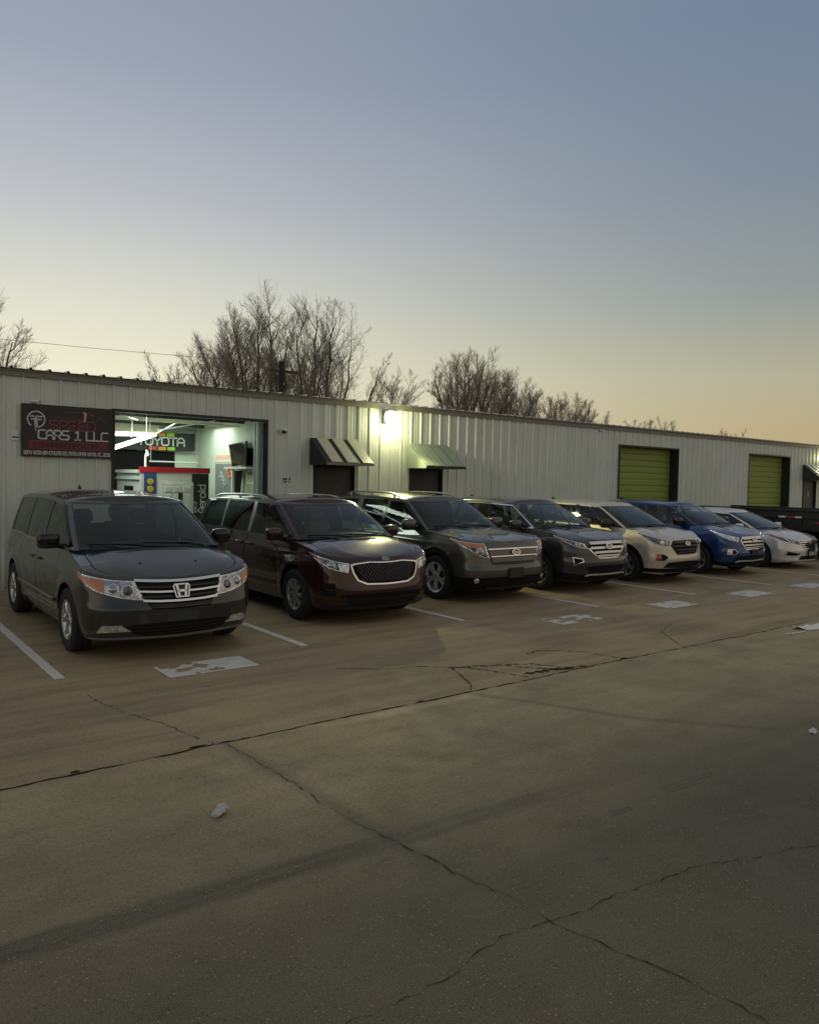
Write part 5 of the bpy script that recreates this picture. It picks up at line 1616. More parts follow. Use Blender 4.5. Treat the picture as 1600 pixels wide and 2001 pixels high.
m = MB(); T2 = T @ Matrix.Translation((0, 0, .002)); ribbon(m, [(-.040, -.024), (-.014, .026)], .014, T2, .008); ribbon(m, [(.014, -.026), (.040, .024)], .014, T2, .008); ribbon(m, [(-.026, -.004), (.026, .004)], .012, T2, .008); m.build('lettering', MT['chrome'], e, smooth=False)
plate(c, .34, .45, .16, .03, MT['plate'], MT['black'])
for sg in (1, -1):
    o = one(c, 'fog_recess', [(aY(.50), .40), (aY(.72), .43), (aY(.86), .46)], [(aY(.50), .385), (aY(.66), .35), (aY(.92), .36)], MT['matt'], .006, .01, c.root, sg)
    one(c, 'fog_trim', [(aY(.84), .465), (aY(.87), .465)], [(aY(.90), .36), (aY(.94), .36)], MT['chrome'], .012, .012, o, sg)
c.patch('lower_intake', [(-aY(.42), .335), (0, .345), (aY(.42), .335)], [(-aY(.56), .245), (0, .24), (aY(.56), .245)], MT['matt'], .005, .01, 18, 3, both=False)
c.wheel((5, 'split'), MT['alloyd']); c.mirror(-.46, .985, .02); c.interior('seatd'); c.fin(-2.3, 1.435)

# ------------------------------------------------------------------ wall lamp, sign, cameras
def wall_lamp(x, label, energy):
    t = thing('wall_lamp', label, 'wall lamp', (x, WALL_Y-.034, 3.52), 0, 'lit lamps along the warehouse wall')
    m = MB(); m.rbox(-.16, .16, -.11, 0, -.17, .14, .03); m.prism([(-.11, .14), (0, .18), (0, .14)], -.16, .16, Matrix(((0, 0, 1, 0), (1, 0, 0, 0), (0, 1, 0, 0), (0, 0, 0, 1)))); m.build('housing', MT['alloyd'], t, angle=30)
    m = MB(); m.ellipsoid((.0, -.14, -.01), (.17, .10, .16), 20, 14, .95); m.build('lens', M_LAMPLENS, t)
    l = bpy.data.lights.new('wall_lamp_glow', 'POINT'); l.energy = energy*.20; l.color = (1.0, .98, .46); l.shadow_soft_size = .09
    o = bpy.data.objects.new('wall_lamp_glow', l); C.objects.link(o); o.location = (x+.02, WALL_Y-.38, 3.36)
    l = bpy.data.lights.new('wall_lamp_beam', 'SPOT'); l.energy = energy; l.color = (1.0, .90, .38); l.shadow_soft_size = .07; l.spot_size = math.radians(118); l.spot_blend = .5
    o = bpy.data.objects.new('wall_lamp_beam', l); C.objects.link(o); o.location = (x, WALL_Y-.36, 3.30); o.rotation_euler = (math.radians(-50), 0, 0)
M_LAMPLENS = emit('lit_lamp_lens', (1.0, 1.0, .72), 30)
wall_lamp(10.60, 'lit yellow white wall pack lamp between the two small awnings', 220)
wall_lamp(33.75, 'lit wall pack lamp beyond the striped awning at the far end', 220)

M_SIGNBLK = simple('sign_black', (.016, .017, .018), .38, var=.08)
M_SIGNRED = simple('sign_dull_red', (.15, .028, .032), .5)
M_SIGNRED2 = simple('sign_line_red', (.26, .07, .07), .5)
M_SIGNW = simple('sign_white', (.62, .62, .60), .5, var=.05)
sg_ = thing('shop_sign', 'black shop sign with white and red lettering and round logo beside the open bay', 'sign', (2.745, WALL_Y-.036, 2.335))
SW, SH = 1.545, .915
T0 = Matrix(((1, 0, 0, 0), (0, 0, -1, -.025), (0, 1, 0, 0), (0, 0, 0, 1)))      # (u, v, depth) on the sign face
m = MB(); m.rbox(0, SW, -.024, 0, 0, SH, .004); m.build('board', M_SIGNBLK, sg_, smooth=False)
m = MB()
for q in ([(.006, .006), (SW-.006, .006), (SW-.006, SH-.006), (.006, SH-.006), (.006, .006)],): ribbon(m, q, .012, T0, .006)
m.build('border', MT['black'], sg_, smooth=False)
m = MB()
cx, cy, r = .240, .650, .138
ribbon(m, [(cx+r*math.cos(math.radians(a)), cy+r*math.sin(math.radians(a))) for a in range(-82, 236, 6)], .020, T0, .004)
ribbon(m, [(cx-.085, cy+.052), (cx-.018, cy+.052)], .022, T0, .004); ribbon(m, [(cx-.075, cy+.0), (cx-.030, cy+.0)], .020, T0, .004)
m.add([T0 @ Vector(q) for q in ((cx-.030, cy+.062, .004), (cx-.006, cy+.062, .004), (cx-.006, cy-.215, .004), (cx-.012, cy-.215, .004), (cx-.030, cy-.06, .004))], [(0, 1, 2, 3, 4)])
ribbon(m, [(cx+.012, cy+.062), (cx+.012, cy-.125)], .022, T0, .004)
ribbon(m, [(cx+.018, cy+.052), (cx+.090, cy+.052)], .022, T0, .004); ribbon(m, [(cx+.018, cy+.0), (cx+.080, cy+.0)], .020, T0, .004)
m.build('logo', M_SIGNW, sg_, smooth=False)
letter_mesh('SPEED', 'lettering', M_SIGNRED, sg_, T0 @ Matrix.Translation((.46, .485, 0)), .165, .22, .80, .20, centre=False)
letter_mesh('SPEED', 'lettering', M_SIGNRED2, sg_, T0 @ Matrix.Translation((.46, .485, .0036)), .165, .05, .80, .20, centre=False, depth=.001)
letter_mesh('CARS 1 LLC', 'lettering', M_SIGNW, sg_, T0 @ Matrix.Translation((.275, .318, 0)), .150, .16, .78, .20, centre=False, wmax=1.17, depth=.004)
m = MB(); ribbon(m, [(.19, .207), (1.375, .207)], .150, T0, .002); m.build('web_panel', M_SIGNRED, sg_, smooth=False)
m = MB(); ribbon(m, [(.17, .136), (1.39, .136), (1.39, .278), (.17, .278), (.17, .136)], .007, T0, .003); m.build('web_panel_line', M_SIGNRED2, sg_, smooth=False)
letter_mesh('CO-NPEECAPS.COM', 'lettering', M_SIGNBLK, sg_, T0 @ Matrix.Translation((.225, .165, .0022)), .088, .15, .66, .24, centre=False, wmax=1.12)
letter_mesh('EOPW WARD WOV-CARURTS DR, FORD LAMTA WANYA, OC. 2239', 'lettering', M_SIGNW, sg_, T0 @ Matrix.Translation((.045, .040, 0)), .058, .19, .42, .22, centre=False, wmax=1.46)
m = MB()
ribbon(m, [(.70, .80), (.95, .818), (1.15, .805), (1.27, .74), (1.36, .72), (1.42, .68), (1.40, .655)], .006, T0, .003)
ribbon(m, [(.45, .70), (.75, .69), (1.0, .685)], .005, T0, .003)
ribbon(m, [(1.24, .66), (1.27, .70), (1.32, .715), (1.38, .69)], .006, T0, .003); ribbon(m, [(1.14, .775), (1.22, .77), (1.27, .745)], .012, T0, .003)
m.build('car_outline', M_SIGNRED2, sg_, smooth=False)
m = MB(); ribbon(m, [(1.035, .815), (1.062, .795), (1.055, .73), (1.042, .662)], .024, T0, .004); m.build('swoosh', M_SIGNW, sg_, smooth=False)
m = MB(); ribbon(m, [(1.022, .80), (1.03, .73), (1.012, .675), (.93, .672)], .014, T0, .003); m.build('swoosh', simple('sign_bright_red', (.35, .02, .03), .5), sg_, smooth=False)

def notice(x, z, w_, h, label, lines, board):
    t = thing('wall_notice', label, 'notice', (x, WALL_Y-.012, z))
    if board: m = MB(); m.rbox(0, w_, -.008, 0, 0, h, .002); m.build('board', MT['white'], t, smooth=False)
    T = Matrix(((1, 0, 0, 0), (0, 0, -1, -.009), (0, 1, 0, 0), (0, 0, 0, 1)))
    m = MB()
    for (u0, u1, v, wd) in lines: ribbon(m, [(u0*w_, v*h), (u1*w_, v*h)], wd, T, .001)
    m.build('print', MT['matt'], t, smooth=False)
notice(2.60, 2.60, .12, .17, 'small white notice stuck to the wall left of the shop sign', [(.15, .4, .35, .02), (.45, .62, .35, .02), (.68, .88, .35, .02)], True)
notice(7.86, 1.93, .16, .12, 'small dark printed notice on the wall right of the open bay', [(.0, .45, .8, .03), (.5, 1, .8, .03), (.1, .4, .3, .022), (.5, .95, .3, .022)], False)
def cctv(x, z, label, kind):
    t = thing('security_camera', label, 'camera', (x, WALL_Y-.034, z), 0, 'security cameras on the wall')
    m = MB(); m.rbox(-.035, .035, -.025, .01, -.035, .035, .01); m.tube([(0, -.02, 0), (0, -.09, -.01)], .014, 8); m.build('mount', MT['white'], t)
    if kind == 'dome':
        m = MB(); m.ellipsoid((0, -.09, -.02), (.055, .055, .055), 14, 10); m.build('dome', MT['gloss'], t)
        m = MB(); m.lathe([(.062, -.005), (.062, .03), (.03, .05), (.001, .05)], 16, Matrix.Translation((0, -.09, 0)), 'Z'); m.build('cap', MT['white'], t)
    else:
        m = MB(); T = Matrix.Translation((0, -.09, .0)) @ Matrix.Scale(.62, 4) @ Matrix.Rotation(math.radians(-35), 4, 'Z') @ Matrix.Rotation(math.radians(90), 4, 'Y')
        m.lathe([(.001, -.10), (.035, -.10), (.035, .10), (.03, .11), (.001, .11)], 12, T, 'Z'); m.build('barrel', MT['white'], t)
        m = MB(); m.lathe([(.03, .112), (.001, .113)], 12, T, 'Z'); m.build('lens', MT['gloss'], t)
cctv(2.96, 3.29, 'small security camera on top edge of the shop sign', 'barrel')
cctv(7.81, 3.06, 'white security camera with dark dome on the wall right of the open bay', 'dome')
cctv(18.5, 3.66, 'security camera under the eave left of the first green door', 'barrel')

# ------------------------------------------------------------------ things inside the open bay
def flat_on_wall(mb, x0, x1, z0, z1, y, dep=.004): mb.box(x0, x1, y-dep, y, z0, z1)
by = 19.72
b_ = thing('banner', 'black hanging banner with white TOYOTA lettering and coloured squares', 'banner', (0, by, 0))
m = MB(); rows = []
for z in (2.70, 2.85, 3.0, 3.17): rows.append([(5.55+2.40*i/20, .02*math.sin(i*.9)-.012, z+.012*(i/20)) for i in range(21)])
m.grid(rows); m.build('cloth', simple('banner_cloth', (.018, .022, .022), .6), b_)
TB = Matrix(((1, 0, 0, 0), (0, 0, -1, -.036), (0, 1, 0, 0), (0, 0, 0, 1)))
letter_mesh('TOYOTA', 'lettering', M_SIGNW, b_, TB @ Matrix.Translation((6.42, 2.845, 0)), .20, .17, .92, .14, centre=False, wmax=1.26)
MC = [simple('orange_square', (.62, .27, .04), .6), simple('green_square', (.30, .52, .04), .6), simple('red_square', (.5, .05, .035), .6)]
for (x0, x1, z0, z1, k) in ((6.94, 7.14, 3.075, 3.165, 0), (7.18, 7.38, 3.075, 3.165, 1), (6.70, 6.92, 2.715, 2.80, 2), (6.96, 7.16, 2.715, 2.80, 0), (7.20, 7.40, 2.715, 2.80, 1)):
    m = MB(); m.box(x0, x1, -.044, -.034, z0, z1); m.build('colour_square', MC[k], b_, smooth=False)
p_ = thing('wall_panel_board', 'matt black board leaning on back wall under the banner', 'board', (0, 19.85, 0))
m = MB(); m.box(5.6, 7.46, 0, .03, .01, 2.68); m.build('board', MT['matt'], p_, smooth=False)
s_ = thing('hanging_rod', 'long white rod hanging across the bay in front of black board', 'rod', (0, 19.5, 0))
m = MB(); m.tube([(6.66, 0, 2.41), (7.96, 0, 2.41)], .018, 6); m.tube([(7.94, 0, 2.41), (7.94, 0, 3.6)], .006, 5); m.tube([(6.7, 0, 2.41), (6.7, 0, 3.6)], .006, 5); m.build('rod', MT['white'], s_)

M_WHT = simple('booth_white', (.72, .74, .68), .55, var=.04)
M_RED = simple('booth_red', (.50, .015, .025), .5)
k_ = thing('kiosk', 'white kiosk with red top band, blue strip of yellow discs and panelled door', 'kiosk', (0, 17.0, 0))
m = MB(); m.box(5.62, 7.21, 0, 1.7, .01, 2.12); m.build('cabinet', M_WHT, k_, smooth=False)
m = MB(); m.box(5.60, 7.23, -.02, .05, 2.12, 2.24); m.build('top_band', M_RED, k_, smooth=False)
m = MB(); m.box(5.56, 7.23, .05, 1.74, 2.10, 2.17); m.box(5.58, 5.62, .06, 1.7, 1.95, 2.0); m.build('side_cornice', M_WHT, k_, smooth=False)
m = MB(); m.box(5.60, 5.62, .5, 1.1, 1.66, 1.80); m.build('side_window', MT['gloss'], k_, smooth=False)
m = MB(); m.box(5.69, 5.97, -.012, 0, .2, 2.11); bl = m.build('blue_strip', simple('kiosk_blue', (.05, .09, .26), .5), k_, smooth=False)
MY = simple('kiosk_yellow', (.75, .62, .03), .5); MYD = simple('kiosk_yellow_dark', (.40, .33, .03), .5)
for z in (1.91, 1.745, 1.58):
    m = MB(); m.lathe([(.068, -.013), (.068, -.024), (.001, -.024)], 24, Matrix.Translation((5.83, 0, z))); d_ = m.build('yellow_disc', MY, bl, smooth=False)
    m = MB(); m.lathe([(.04, -.025), (.04, -.028), (.028, -.028), (.028, -.025)], 20, Matrix.Translation((5.83, 0, z))); m.build('disc_mark', MYD, bl, smooth=False)
m = MB(); m.box(6.06, 6.83, -.02, 0, .01, 1.90); m.build('door_casing', M_WHT, k_, smooth=False)
m = MB(); m.box(6.10, 6.79, -.035, -.021, .02, 1.86); dr = m.build('door', M_WHT, k_, smooth=False)
for (x0, x1) in ((6.15, 6.31), (6.36, 6.53), (6.58, 6.74)):
    for (z0, z1) in ((1.68, 1.80), (1.10, 1.62), (.25, 1.0)):
        m = MB(); m.rbox(x0, x1, -.048, -.034, z0, z1, .01); m.build('door_panel', M_WHT, dr, smooth=False)
m = MB(); m.box(6.46, 6.56, -.055, -.049, 1.50, 1.66); hp = m.build('door_plate', MT['black'], dr, smooth=False)
m = MB(); m.box(6.80, 7.205, -.012, 0, .2, 2.10); bp = m.build('black_strip', MT['black'], k_, smooth=False)
TV = Matrix.Translation((7.10, -.013, 1.55)) @ Matrix(((0, -1, 0, 0), (0, 0, -1, 0), (1, 0, 0, 0), (0, 0, 0, 1)))
letter_mesh('Aeroid', 'lettering', M_SIGNW, bp, TV @ Matrix.Translation((-.35, -.02, 0)), .17, .13, .62, .22, centre=False)
letter_mesh('ROAD OF', 'lettering', M_SIGNW, bp, TV @ Matrix.Translation((-.35, .19, 0)), .055, .15, .62, .22, centre=False)
t = thing('vent_pipe', 'white gooseneck pipe standing on top of the red banded kiosk', 'pipe', (5.84, 17.35, 2.17))
m = MB(); m.tube([(0, 0, 0), (0, 0, .28), (.015, 0, .36), (.05, 0, .42), (.07, 0, .36), (.045, 0, .32)], .024, 8); m.tube([(.02, 0, .40), (.02, 0, .46)], .018, 8); m.build('pipe', MT['white'], t)

rw = 8.095
t = thing('poster', 'pale pink and cream poster on the mint wall of the bay', 'poster', (rw, 0, 0))
m = MB(); m.box(-.006, 0, 17.2, 18.65, 2.42, 2.63); m.build('sheet', simple('poster_cream', (.72, .62, .50), .7), t, smooth=False)
m = MB(); m.box(-.009, -.006, 17.2, 18.6, 2.50, 2.60); m.box(-.009, -.006, 17.3, 17.7, 2.43, 2.48); m.build('print', simple('poster_pink', (.70, .42, .34), .7), t, smooth=False)
t = thing('grey_banner', 'grey banner with white slanted letters and an orange mark', 'banner', (rw, 0, 0))
m = MB(); rows = [[(-.015-.012*math.sin(i*1.1), 17.3+1.33*i/14, z) for i in range(15)] for z in (1.55, 1.95, 2.38)]; m.grid(rows); m.build('cloth', simple('banner_grey', (.20, .22, .215), .7), t)
TG = Matrix.Translation((-.034, 18.35, 2.05)) @ Matrix(((0, 0, -1, 0), (-1, 0, 0, 0), (0, 1, 0, 0), (0, 0, 0, 1))) @ Matrix.Rotation(math.radians(-38), 4, 'Z')
letter_mesh('PAV', 'lettering', M_SIGNW, t, TG, .16, .2, .8, .2, centre=False)
TG = Matrix.Translation((-.034, 17.78, 2.04)) @ Matrix(((0, 0, -1, 0), (-1, 0, 0, 0), (0, 1, 0, 0), (0, 0, 0, 1))) @ Matrix.Rotation(math.radians(20), 4, 'Z')
letter_mesh('G', 'orange_mark', simple('banner_orange', (.75, .20, .04), .6), t, TG, .22, .3, .9, .2, centre=False)
t = thing('television', 'large black television tilted askew high on bay right wall', 'television', (7.98, 16.95, 2.60))
q4 = [Vector((.02, .72, .25)), Vector((-.03, -.33, .30)), Vector((-.16, -.62, -.25)), Vector((-.10, .24, -.30))]
m = MB(); m.add(q4+[v+Vector((.06, 0, .01)) for v in q4], [(0, 1, 2, 3), (7, 6, 5, 4), (0, 4, 5, 1), (1, 5, 6, 2), (2, 6, 7, 3), (3, 7, 4, 0)]); m.build('case', MT['black'], t, smooth=False)
cq = sum(q4, Vector())/4
m = MB(); m.add([cq+(v-cq)*.95+Vector((-.004, 0, 0)) for v in q4], [(0, 1, 2, 3)]); m.build('screen', MT['gloss'], t, smooth=False)
m = MB(); m.tube([(-.05, .05, 0), (.10, .05, 0)], .03, 6); m.build('bracket', MT['black'], t)
t = thing('television', 'smaller black television behind the tilted one, half hidden', 'television', (8.05, 16.4, 2.53))
m = MB(); m.rbox(-.04, .03, -.42, .35, -.22, .22, .01); m.build('case', MT['black'], t, smooth=False)
m = MB(); m.box(-.044, -.041, -.40, .33, -.2, .2); m.build('screen', MT['gloss'], t, smooth=False)
t = thing('shelf', 'white wall shelf on a post under the televisions', 'shelf', (7.9, 16.75, 0))
m = MB(); m.box(-.18, .18, -.65, .55, 2.24, 2.29); m.build('board', MT['white'], t, smooth=False)
m = MB(); m.box(-.12, -.06, .20, .27, .01, 2.24); m.build('post', MT['white'], t, smooth=False)
m = MB(); m.add([(-.05, .55, .01), (-.05, .10, 2.2), (.1, .10, 2.2), (.1, .55, .01), (-.05, .75, .01), (-.05, .30, 2.2), (.1, .30, 2.2), (.1, .75, .01)], [(0, 1, 2, 3), (7, 6, 5, 4), (0, 4, 5, 1), (3, 2, 6, 7), (1, 5, 6, 2)]); m.build('leaning_board', MT['black'], t, smooth=False)
t = thing('interior_window', 'small pale window pane with muntins on the bay right wall', 'window', (rw, 16.35, 1.95))
m = MB(); m.box(-.01, 0, -.5, .45, -.45, .26); m.build('pane', simple('window_pane', (.42, .46, .30), .3), t, smooth=False)
m = MB()
for y in (-.5, -.03, .41): m.box(-.03, -.011, y, y+.04, -.45, .26)
for z in (-.45, -.06, .22): m.box(-.026, -.012, -.46, .41, z, z+.035)
m.build('frame', M_WHT, t, smooth=False)

# ------------------------------------------------------------------ black stake-side trailer at the far right
t = thing('flatbed_trailer', 'black steel stake side trailer with red and white reflective tape, beyond the white sedan', 'trailer', (22.6, 7.0, 0))
LT, WT_ = 6.9, 2.3
m = MB(); m.box(0, WT_, 0, LT, .82, .90); m.box(.2, .32, -.6, LT, .62, .82); m.box(WT_-.32, WT_-.2, -.6, LT, .62, .82); m.build('bed', MT['matt'], t, smooth=False)
for x0 in (0, WT_-.05):
    m = MB(); m.box(x0, x0+.05, 0, LT, .902, 1.36); m.build('side_board', MT['black'], t, smooth=False)
    m = MB(); m.rbox(x0-.035, x0+.085, 0, LT, 1.36, 1.43, .015); m.build('top_rail', MT['black'], t, smooth=False)
    m = MB(); m.rbox(x0-.05, x0-.002 if x0 == 0 else x0+.10, 0, LT, 1.15, 1.25, .012); m.rbox(x0-.06, x0-.002 if x0 == 0 else x0+.11, 0, LT, .80, .95, .012); m.build('rub_rail', MT['black'], t, smooth=False)
    for i in range(9):
        y = .05+i*(LT-.15)/8
        m = MB(); m.box((-.045 if x0 == 0 else x0+.051), (-.001 if x0 == 0 else x0+.09), y, y+.06, .955, 1.145); m.build('stake', MT['black'], t, smooth=False)
    m = MB()
m = MB(); m.box(.05, WT_-.05, LT-.05, LT, .902, 1.36); m.box(.05, WT_-.05, 0, .05, .902, 1.36); m.build('end_board', MT['black'], t, smooth=False)
mw = simple('tape_white', (.72, .70, .68), .4); mr_ = simple('tape_red', (.32, .03, .04), .4)
for (y, mt, l) in ((3.42, mw, .20), (3.65, mr_, .20), (3.88, mw, .21), (2.80, mr_, .22), (2.56, mw, .2), (1.4, mr_, .2), (1.63, mw, .2)):
    z = 1.20 if y > 3 else 1.06
    m = MB(); m.box(-.056, -.051, y, y+l, z-.022, z+.022) if y > 3 else m.box(-.05, -.046, y, y+l, z-.03, z+.03); m.build('reflector_tape', mt, t, smooth=False)
wm = None
for y in (2.7, 3.6):
    for x in (.12, WT_-.12):
        e = bpy.data.objects.new('wheel', None); link(e, t); e.location = (x, y, .38)
        if wm is None:
            a = MB(); a.lathe([(.2, -.1), (.35, -.11), (.38, -.08), (.38, .08), (.35, .11), (.2, .1)], 30, Matrix.Rotation(math.pi/2, 4, 'Z')); o1 = a.build('tyre', MT['rubber'], e, angle=30)
            a = MB(); a.lathe([(.2, -.1), (.19, -.05), (.06, -.06), (.001, -.07)], 24, Matrix.Rotation(math.pi/2, 4, 'Z')); a.lathe([(.2, .1), (.19, .05), (.06, .06), (.001, .07)], 24, Matrix.Rotation(math.pi/2, 4, 'Z')); o2 = a.build('rim', MT['alloyd'], e, angle=30)
            wm = (o1, o2)
        else:
            for q in wm: dup(q, e)
m = MB(); m.tube([(.26, -.6, .72), (WT_/2, -1.9, .6)], .05, 6); m.tube([(WT_-.26, -.6, .72), (WT_/2, -1.9, .6)], .05, 6); m.tube([(WT_/2, -1.9, .62), (WT_/2, -1.7, .01)], .03, 6); m.build('drawbar', MT['matt'], t)

# ------------------------------------------------------------------ bare winter trees behind the roof
M_BARK = simple('grey_bark', (.065, .054, .044), .9, spec=.2, var=.35, scale=4)
M_TWIG = simple('pale_twigs', (.32, .275, .22), .9, spec=.2, var=.25, scale=2)
def bare_tree(x, y, stems, label, seed, h0=2.0, side=12, sub=6, twig=5, spread=.55, droop=0.0, cat='tree', rad=.13, name='bare_tree', fan=.6):
    """stems: (dx, dy, top z) of each main limb; twigs are thin tapering tubes"""
    r = random.Random(seed)
    t = thing(name, label, cat, (x, y, 0), 0, 'bare winter trees behind the warehouse roof')
    T_, K = MB(), MB()
    fork = Vector((0, 0, h0))
    T_.tube([(0, 0, 0), (.02, .02, h0*.5), fork], [rad*1.5, rad*1.15, rad*1.1], 8)
    def seg(mb, p, d, L, r0, r1, n, sides, wob, upw):
        pts = [p.copy()]; 
        for i in range(n):
            d = (d+Vector((r.gauss(0, wob), r.gauss(0, wob), r.gauss(0, wob)+upw))).normalized()
            pts.append(pts[-1]+d*(L/n))
        mb.tube(pts, [r0+(r1-r0)*i/n for i in range(n+1)], sides, cap=False)
        return pts, d
    for (dx, dy, zt) in stems:
        zt = zt-.13*(zt-4.6) if zt > 6.6 else zt-.02
        end = Vector((dx, dy, zt)); d = (end-fork); L = d.length
        mid = fork+d*.45+Vector((dx*.16, dy*.1, -.1*0))
        pts = []
        for i in range(11):
            q = i/10
            p = fork*(1-q)**2+mid*2*q*(1-q)+end*q*q
            pts.append(p+Vector((r.gauss(0, .04), r.gauss(0, .04), 0))*min(1, q*3)*(L/5))
        rr = rad*.92*(L/6)**.5
        T_.tube(pts, [rr*(1-.86*i/10) for i in range(11)], 6, cap=False)
        for k in range(side):
            q = .28+.70*(k+r.random())/side
            i = min(9, int(q*10)); f = q*10-i
            p = pts[i].lerp(pts[i+1], f)
            main = (pts[i+1]-pts[i]).normalized()
            az = r.uniform(0, 6.283)
            out_ = Vector((math.cos(az), math.sin(az), .15))
            d1 = (main*(1-spread*.55)+out_*spread).normalized()
            L1 = L*(.36-.22*q)*r.uniform(.7, 1.3)
            p1, _ = seg(T_, p, d1, L1, rr*(.30-.18*q), .006, 5, 4, .13, .08-droop)
            for j in range(sub+4):
                q2 = .2+.8*(j+r.random())/sub
                i2 = min(4, int(q2*5)); pp = p1[i2].lerp(p1[i2+1], q2*5-i2)
                m2 = (p1[i2+1]-p1[i2]).normalized()
                o2 = Vector((r.gauss(0, 1), r.gauss(0, 1), r.gauss(.35, .8))).normalized()
                d2 = (m2*.8+o2*fan).normalized()
                L2 = L1*(.62-.35*q2)*r.uniform(.7, 1.4)
                p2, _ = seg(K, pp, d2, L2, .0065, .003, 4, 3, .14, .07-droop)
                for g in range(twig+2):
                    q3 = .15+.85*(g+r.random())/twig
                    i3 = min(3, int(q3*4)); p3 = p2[i3].lerp(p2[i3+1], q3*4-i3)
                    d3 = ((p2[i3+1]-p2[i3]).normalized()*.7+Vector((r.gauss(0, 1), r.gauss(0, 1), r.gauss(.4, .8))).normalized()*fan).normalized()
                    seg(K, p3, d3, max(.15, L2*.55)*r.uniform(.6, 1.4), 0.0038, .0018, 2, 3, .16, .06)
    T_.build('trunk', M_BARK, t, angle=60); K.build('crown', M_TWIG, t, smooth=False)
    return t
TY = 24.5
k = TY/24
bare_tree(12.05*k, TY, [(-1.99, 0.2, 6.1), (-1.42, -0.3, 7.1), (-0.85, 0.3, 7.6), (-0.19, -0.2, 8.0), (-1.8, 0, 5.4), (-0.47, 0.5, 7.0), (-2.4, 0.3, 5.75), (-1.2, 0.2, 6.85)], 'tall bare tree of many leaning limbs, left of the dark pole', 11, 1.8, side=19, sub=9)
bare_tree(13.0*k, TY+.6, [(-0.3, 0.2, 8.45), (0.3, -0.2, 7.65), (0.1, 0.4, 6.65), (-0.2, -0.3, 5.85)], 'tallest narrow bare tree rising just behind the dark pole', 12, 1.6, side=20, sub=9, spread=.45)
bare_tree(14.2*k, TY, [(-0.81, 0.1, 7.75), (0.09, 0.2, 8.2), (0.63, -0.2, 8.35), (0.45, 0.5, 6.95), (-0.36, -0.3, 6.65)], 'bare tree with crossing dark limbs, right of the dark pole', 13, 1.6, side=18, sub=9)
bare_tree(14.8*k, TY-.4, [(0.81, 0.1, 7.8), (0.5, 0.3, 6.8)], 'thin dark bare tree leaning right at the end of the tall clump', 14, 2.6, side=8, sub=5, twig=3, rad=.09)
bare_tree(15.4*k, TY-.2, [(1.61, 0.1, 6.5), (1.23, -0.2, 5.85), (1.9, 0.3, 5.75)], 'low bare tree with sparse limbs reaching far to the right', 15, 3.0, side=6, sub=4, twig=2, rad=.09, spread=.5)
bare_tree(8.95*k, TY+1, [(-0.54, 0, 5.0), (0.0, 0.2, 5.5), (0.54, -0.1, 5.3), (0.81, 0.2, 4.8)], 'small bare tree showing over the roof left of the tall clump', 16, 2.2, side=12, sub=6, rad=.07)
bare_tree(3.2*k, TY, [(-0.6, 0.2, 7.2), (0.1, 0, 7.3), (0.7, 0.2, 6.9), (1.1, -0.2, 5.8), (-1.2, 0.1, 6.4)], 'bare tree cut by the left edge of the photo', 17, 1.8, side=14, sub=7)
bare_tree(18.5*k, TY+1, [(-0.7, 0, 5.85), (0.0, 0.2, 6.05), (0.7, -0.1, 5.95), (0.3, 0.3, 5.65)], 'small pale bare tree above the wall lamp', 18, 2.4, side=12, sub=6, rad=.06)
bare_tree(21.3*k, TY, [(-0.6, 0.1, 7.05), (0.4, 0.2, 7.55), (1.1, -0.1, 7.55), (1.9, 0.2, 7.05), (2.9, -0.2, 6.65), (0.0, 0.3, 6.65), (-1.3, .2, 6.3), (.8, .4, 7.3), (2.3, .3, 6.5), (-.9, -.2, 5.7)], 'broad fan shaped bare tree behind the middle of the roof', 19, 2.8, side=16, sub=7, spread=.5)
bare_tree(24.3*k, TY+.6, [(-0.6, 0.1, 6.6), (0.4, 0.2, 6.6), (1.2, -0.1, 6.3), (2.0, 0.2, 5.9), (-1.2, .3, 6.3), (.9, .3, 6.2), (1.7, -.3, 5.8), (-.2, -.4, 6.5)], 'rounded bare tree right of the broad fan shaped one', 20, 2.8, side=14, sub=7, rad=.09)
bare_tree(26.8*k, TY+1, [(-0.5, 0.1, 6.1), (0.3, 0.2, 6.0), (1.0, -0.1, 5.8), (-1.3, 0, 5.9), (1.7, 0.1, 5.7)], 'low bushy bare tree, third from the lamp', 21, 2.6, side=13, sub=7, rad=.07)
bare_tree(29.5*k, TY+1, [(-0.9, 0.1, 5.75), (0.0, 0.2, 6.1), (0.9, -0.1, 5.85), (1.6, 0, 5.55), (-1.6, 0.1, 5.8), (0.5, 0.2, 6.1)], 'small dome shaped bare tree above the white wall before the first green door', 22, 2.6, side=13, sub=7, rad=.07)
bare_tree(32.2*k, TY+2, [(-0.5, 0.1, 5.6), (0.3, 0.2, 5.6), (1.1, -0.1, 5.4), (-1.2, 0, 5.55)], 'low bare shrub like tree just left of the first green door', 23, 2.6, side=12, sub=6, rad=.06)
bare_tree(38.7*k, TY+3, [(-1.4, 0.1, 5.5), (0.0, 0.2, 5.7), (1.3, -0.1, 5.55), (2.2, 0, 5.3)], 'wide low bare tree showing over the roof between the two green doors', 24, 2.6, side=12, sub=6, rad=.06)
bare_tree(47.8*k, TY+3, [(-1.2, 0.1, 5.4), (0.0, 0.2, 5.45), (1.3, -0.1, 5.4)], 'faint twigs of a bare tree at far right above the roof', 25, 2.8, side=9, sub=5, rad=.05)
t = thing('utility_pole', 'short dark pole with a small crossarm standing against the bare trees', 'pole', (12.32, 23.05, 0))
m = MB(); m.tube([(0, 0, 0), (0, 0, 5.98)], [.10, .085], 10); m.build('pole', simple('dark_pole_wood', (.022, .016, .012), .8), t)
m = MB(); m.box(-.45, .6, -.04, .04, 5.62, 5.70); m.build('crossarm', M_BARK, t, smooth=False)
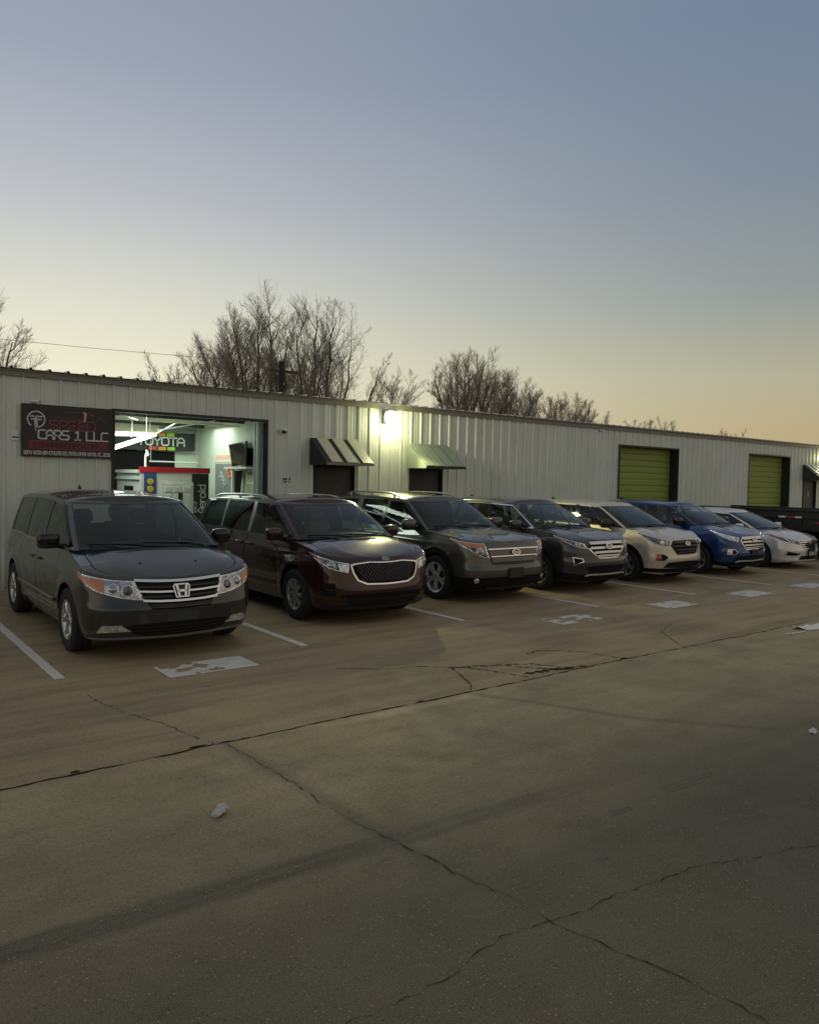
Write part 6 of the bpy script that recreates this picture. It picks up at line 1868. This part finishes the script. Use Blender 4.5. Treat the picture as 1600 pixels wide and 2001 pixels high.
t = thing('power_line', 'thin power line running in from the left to the bare trees', 'wire', (0, 26, 0))
m = MB(); m.tube([(1.0, 0, 6.06), (5.0, 0, 6.11), (7.4, 0, 6.16), (9.8, 0, 6.24), (12.2, 0, 6.34)], .007, 5); m.build('wire', M_TWIG, t)

# ------------------------------------------------------------------ litter
t = thing('plastic_cup', 'crushed clear plastic cup lying on the near concrete', 'cup', (1.87, 4.22, .004), .6); t.scale = (.85, .85, .85)
r = random.Random(5); m = MB(); n = 16
rows = []
for i in range(7):
    f = i/6; rad = .030+.014*f; sq = .45+.25*f
    rows.append([(-.05+.10*f+r.uniform(-.003, .003), rad*math.cos(6.283*k/n)*(1+r.uniform(-.10, .10)), max(.002, rad*sq*(1+math.sin(6.283*k/n))*(1+r.uniform(-.14, .14)))) for k in range(n)])
rows = [q+[q[0]] for q in rows]
m.grid(rows); m.add([(-.05, 0, .012)]+[q for q in rows[0]], [(0, 1+k, 2+k) for k in range(n)])
M_CUP = glass('cloudy_plastic', (.55, .55, .52)); 
m.build('cup', simple('cloudy_plastic_wall', (.40, .40, .36), .3), t, angle=25)
m = MB(); m.tube([Vector(q)+Vector((.002, 0, 0)) for q in rows[-1]], .0035, 5, cap=False); m.build('rim', simple('white_plastic', (.6, .6, .57), .35), t)
def scrap(x, y, rx, ry, rz, label, mat, seed, h=.02):
    t = thing('plastic_scrap', label, 'litter', (x, y, .003), rz); r = random.Random(seed); m = MB(); n, k_ = 9, 5
    rows = []
    for i in range(k_):
        v = i/(k_-1)*2-1
        rows.append([(rx*(j/(n-1)*2-1)*(1-.35*v*v+r.uniform(-.08, .08)), ry*v*(1-.3*(j/(n-1)*2-1)**2)+r.uniform(-.01, .01), h*r.random()*(1 if abs(v) < .9 else .1)+.001) for j in range(n)])
    m.grid(rows); m.build('sheet', mat, t, angle=20)
scrap(11.40, 5.08, .34, .13, -.25, 'bright off white plastic scrap lying by the long joint at the right', simple('white_sheet', (.74, .72, .62), .5), 3, .05)
scrap(10.85, 5.02, .24, .035, -.1, 'thin white strip lying beside the bright plastic scrap', simple('white_strip', (.55, .53, .46), .5), 4, .01)
scrap(6.55, 2.86, .09, .03, .4, 'small torn white paper scrap at the right edge of the lane', simple('torn_paper', (.5, .5, .46), .7), 5, .012)
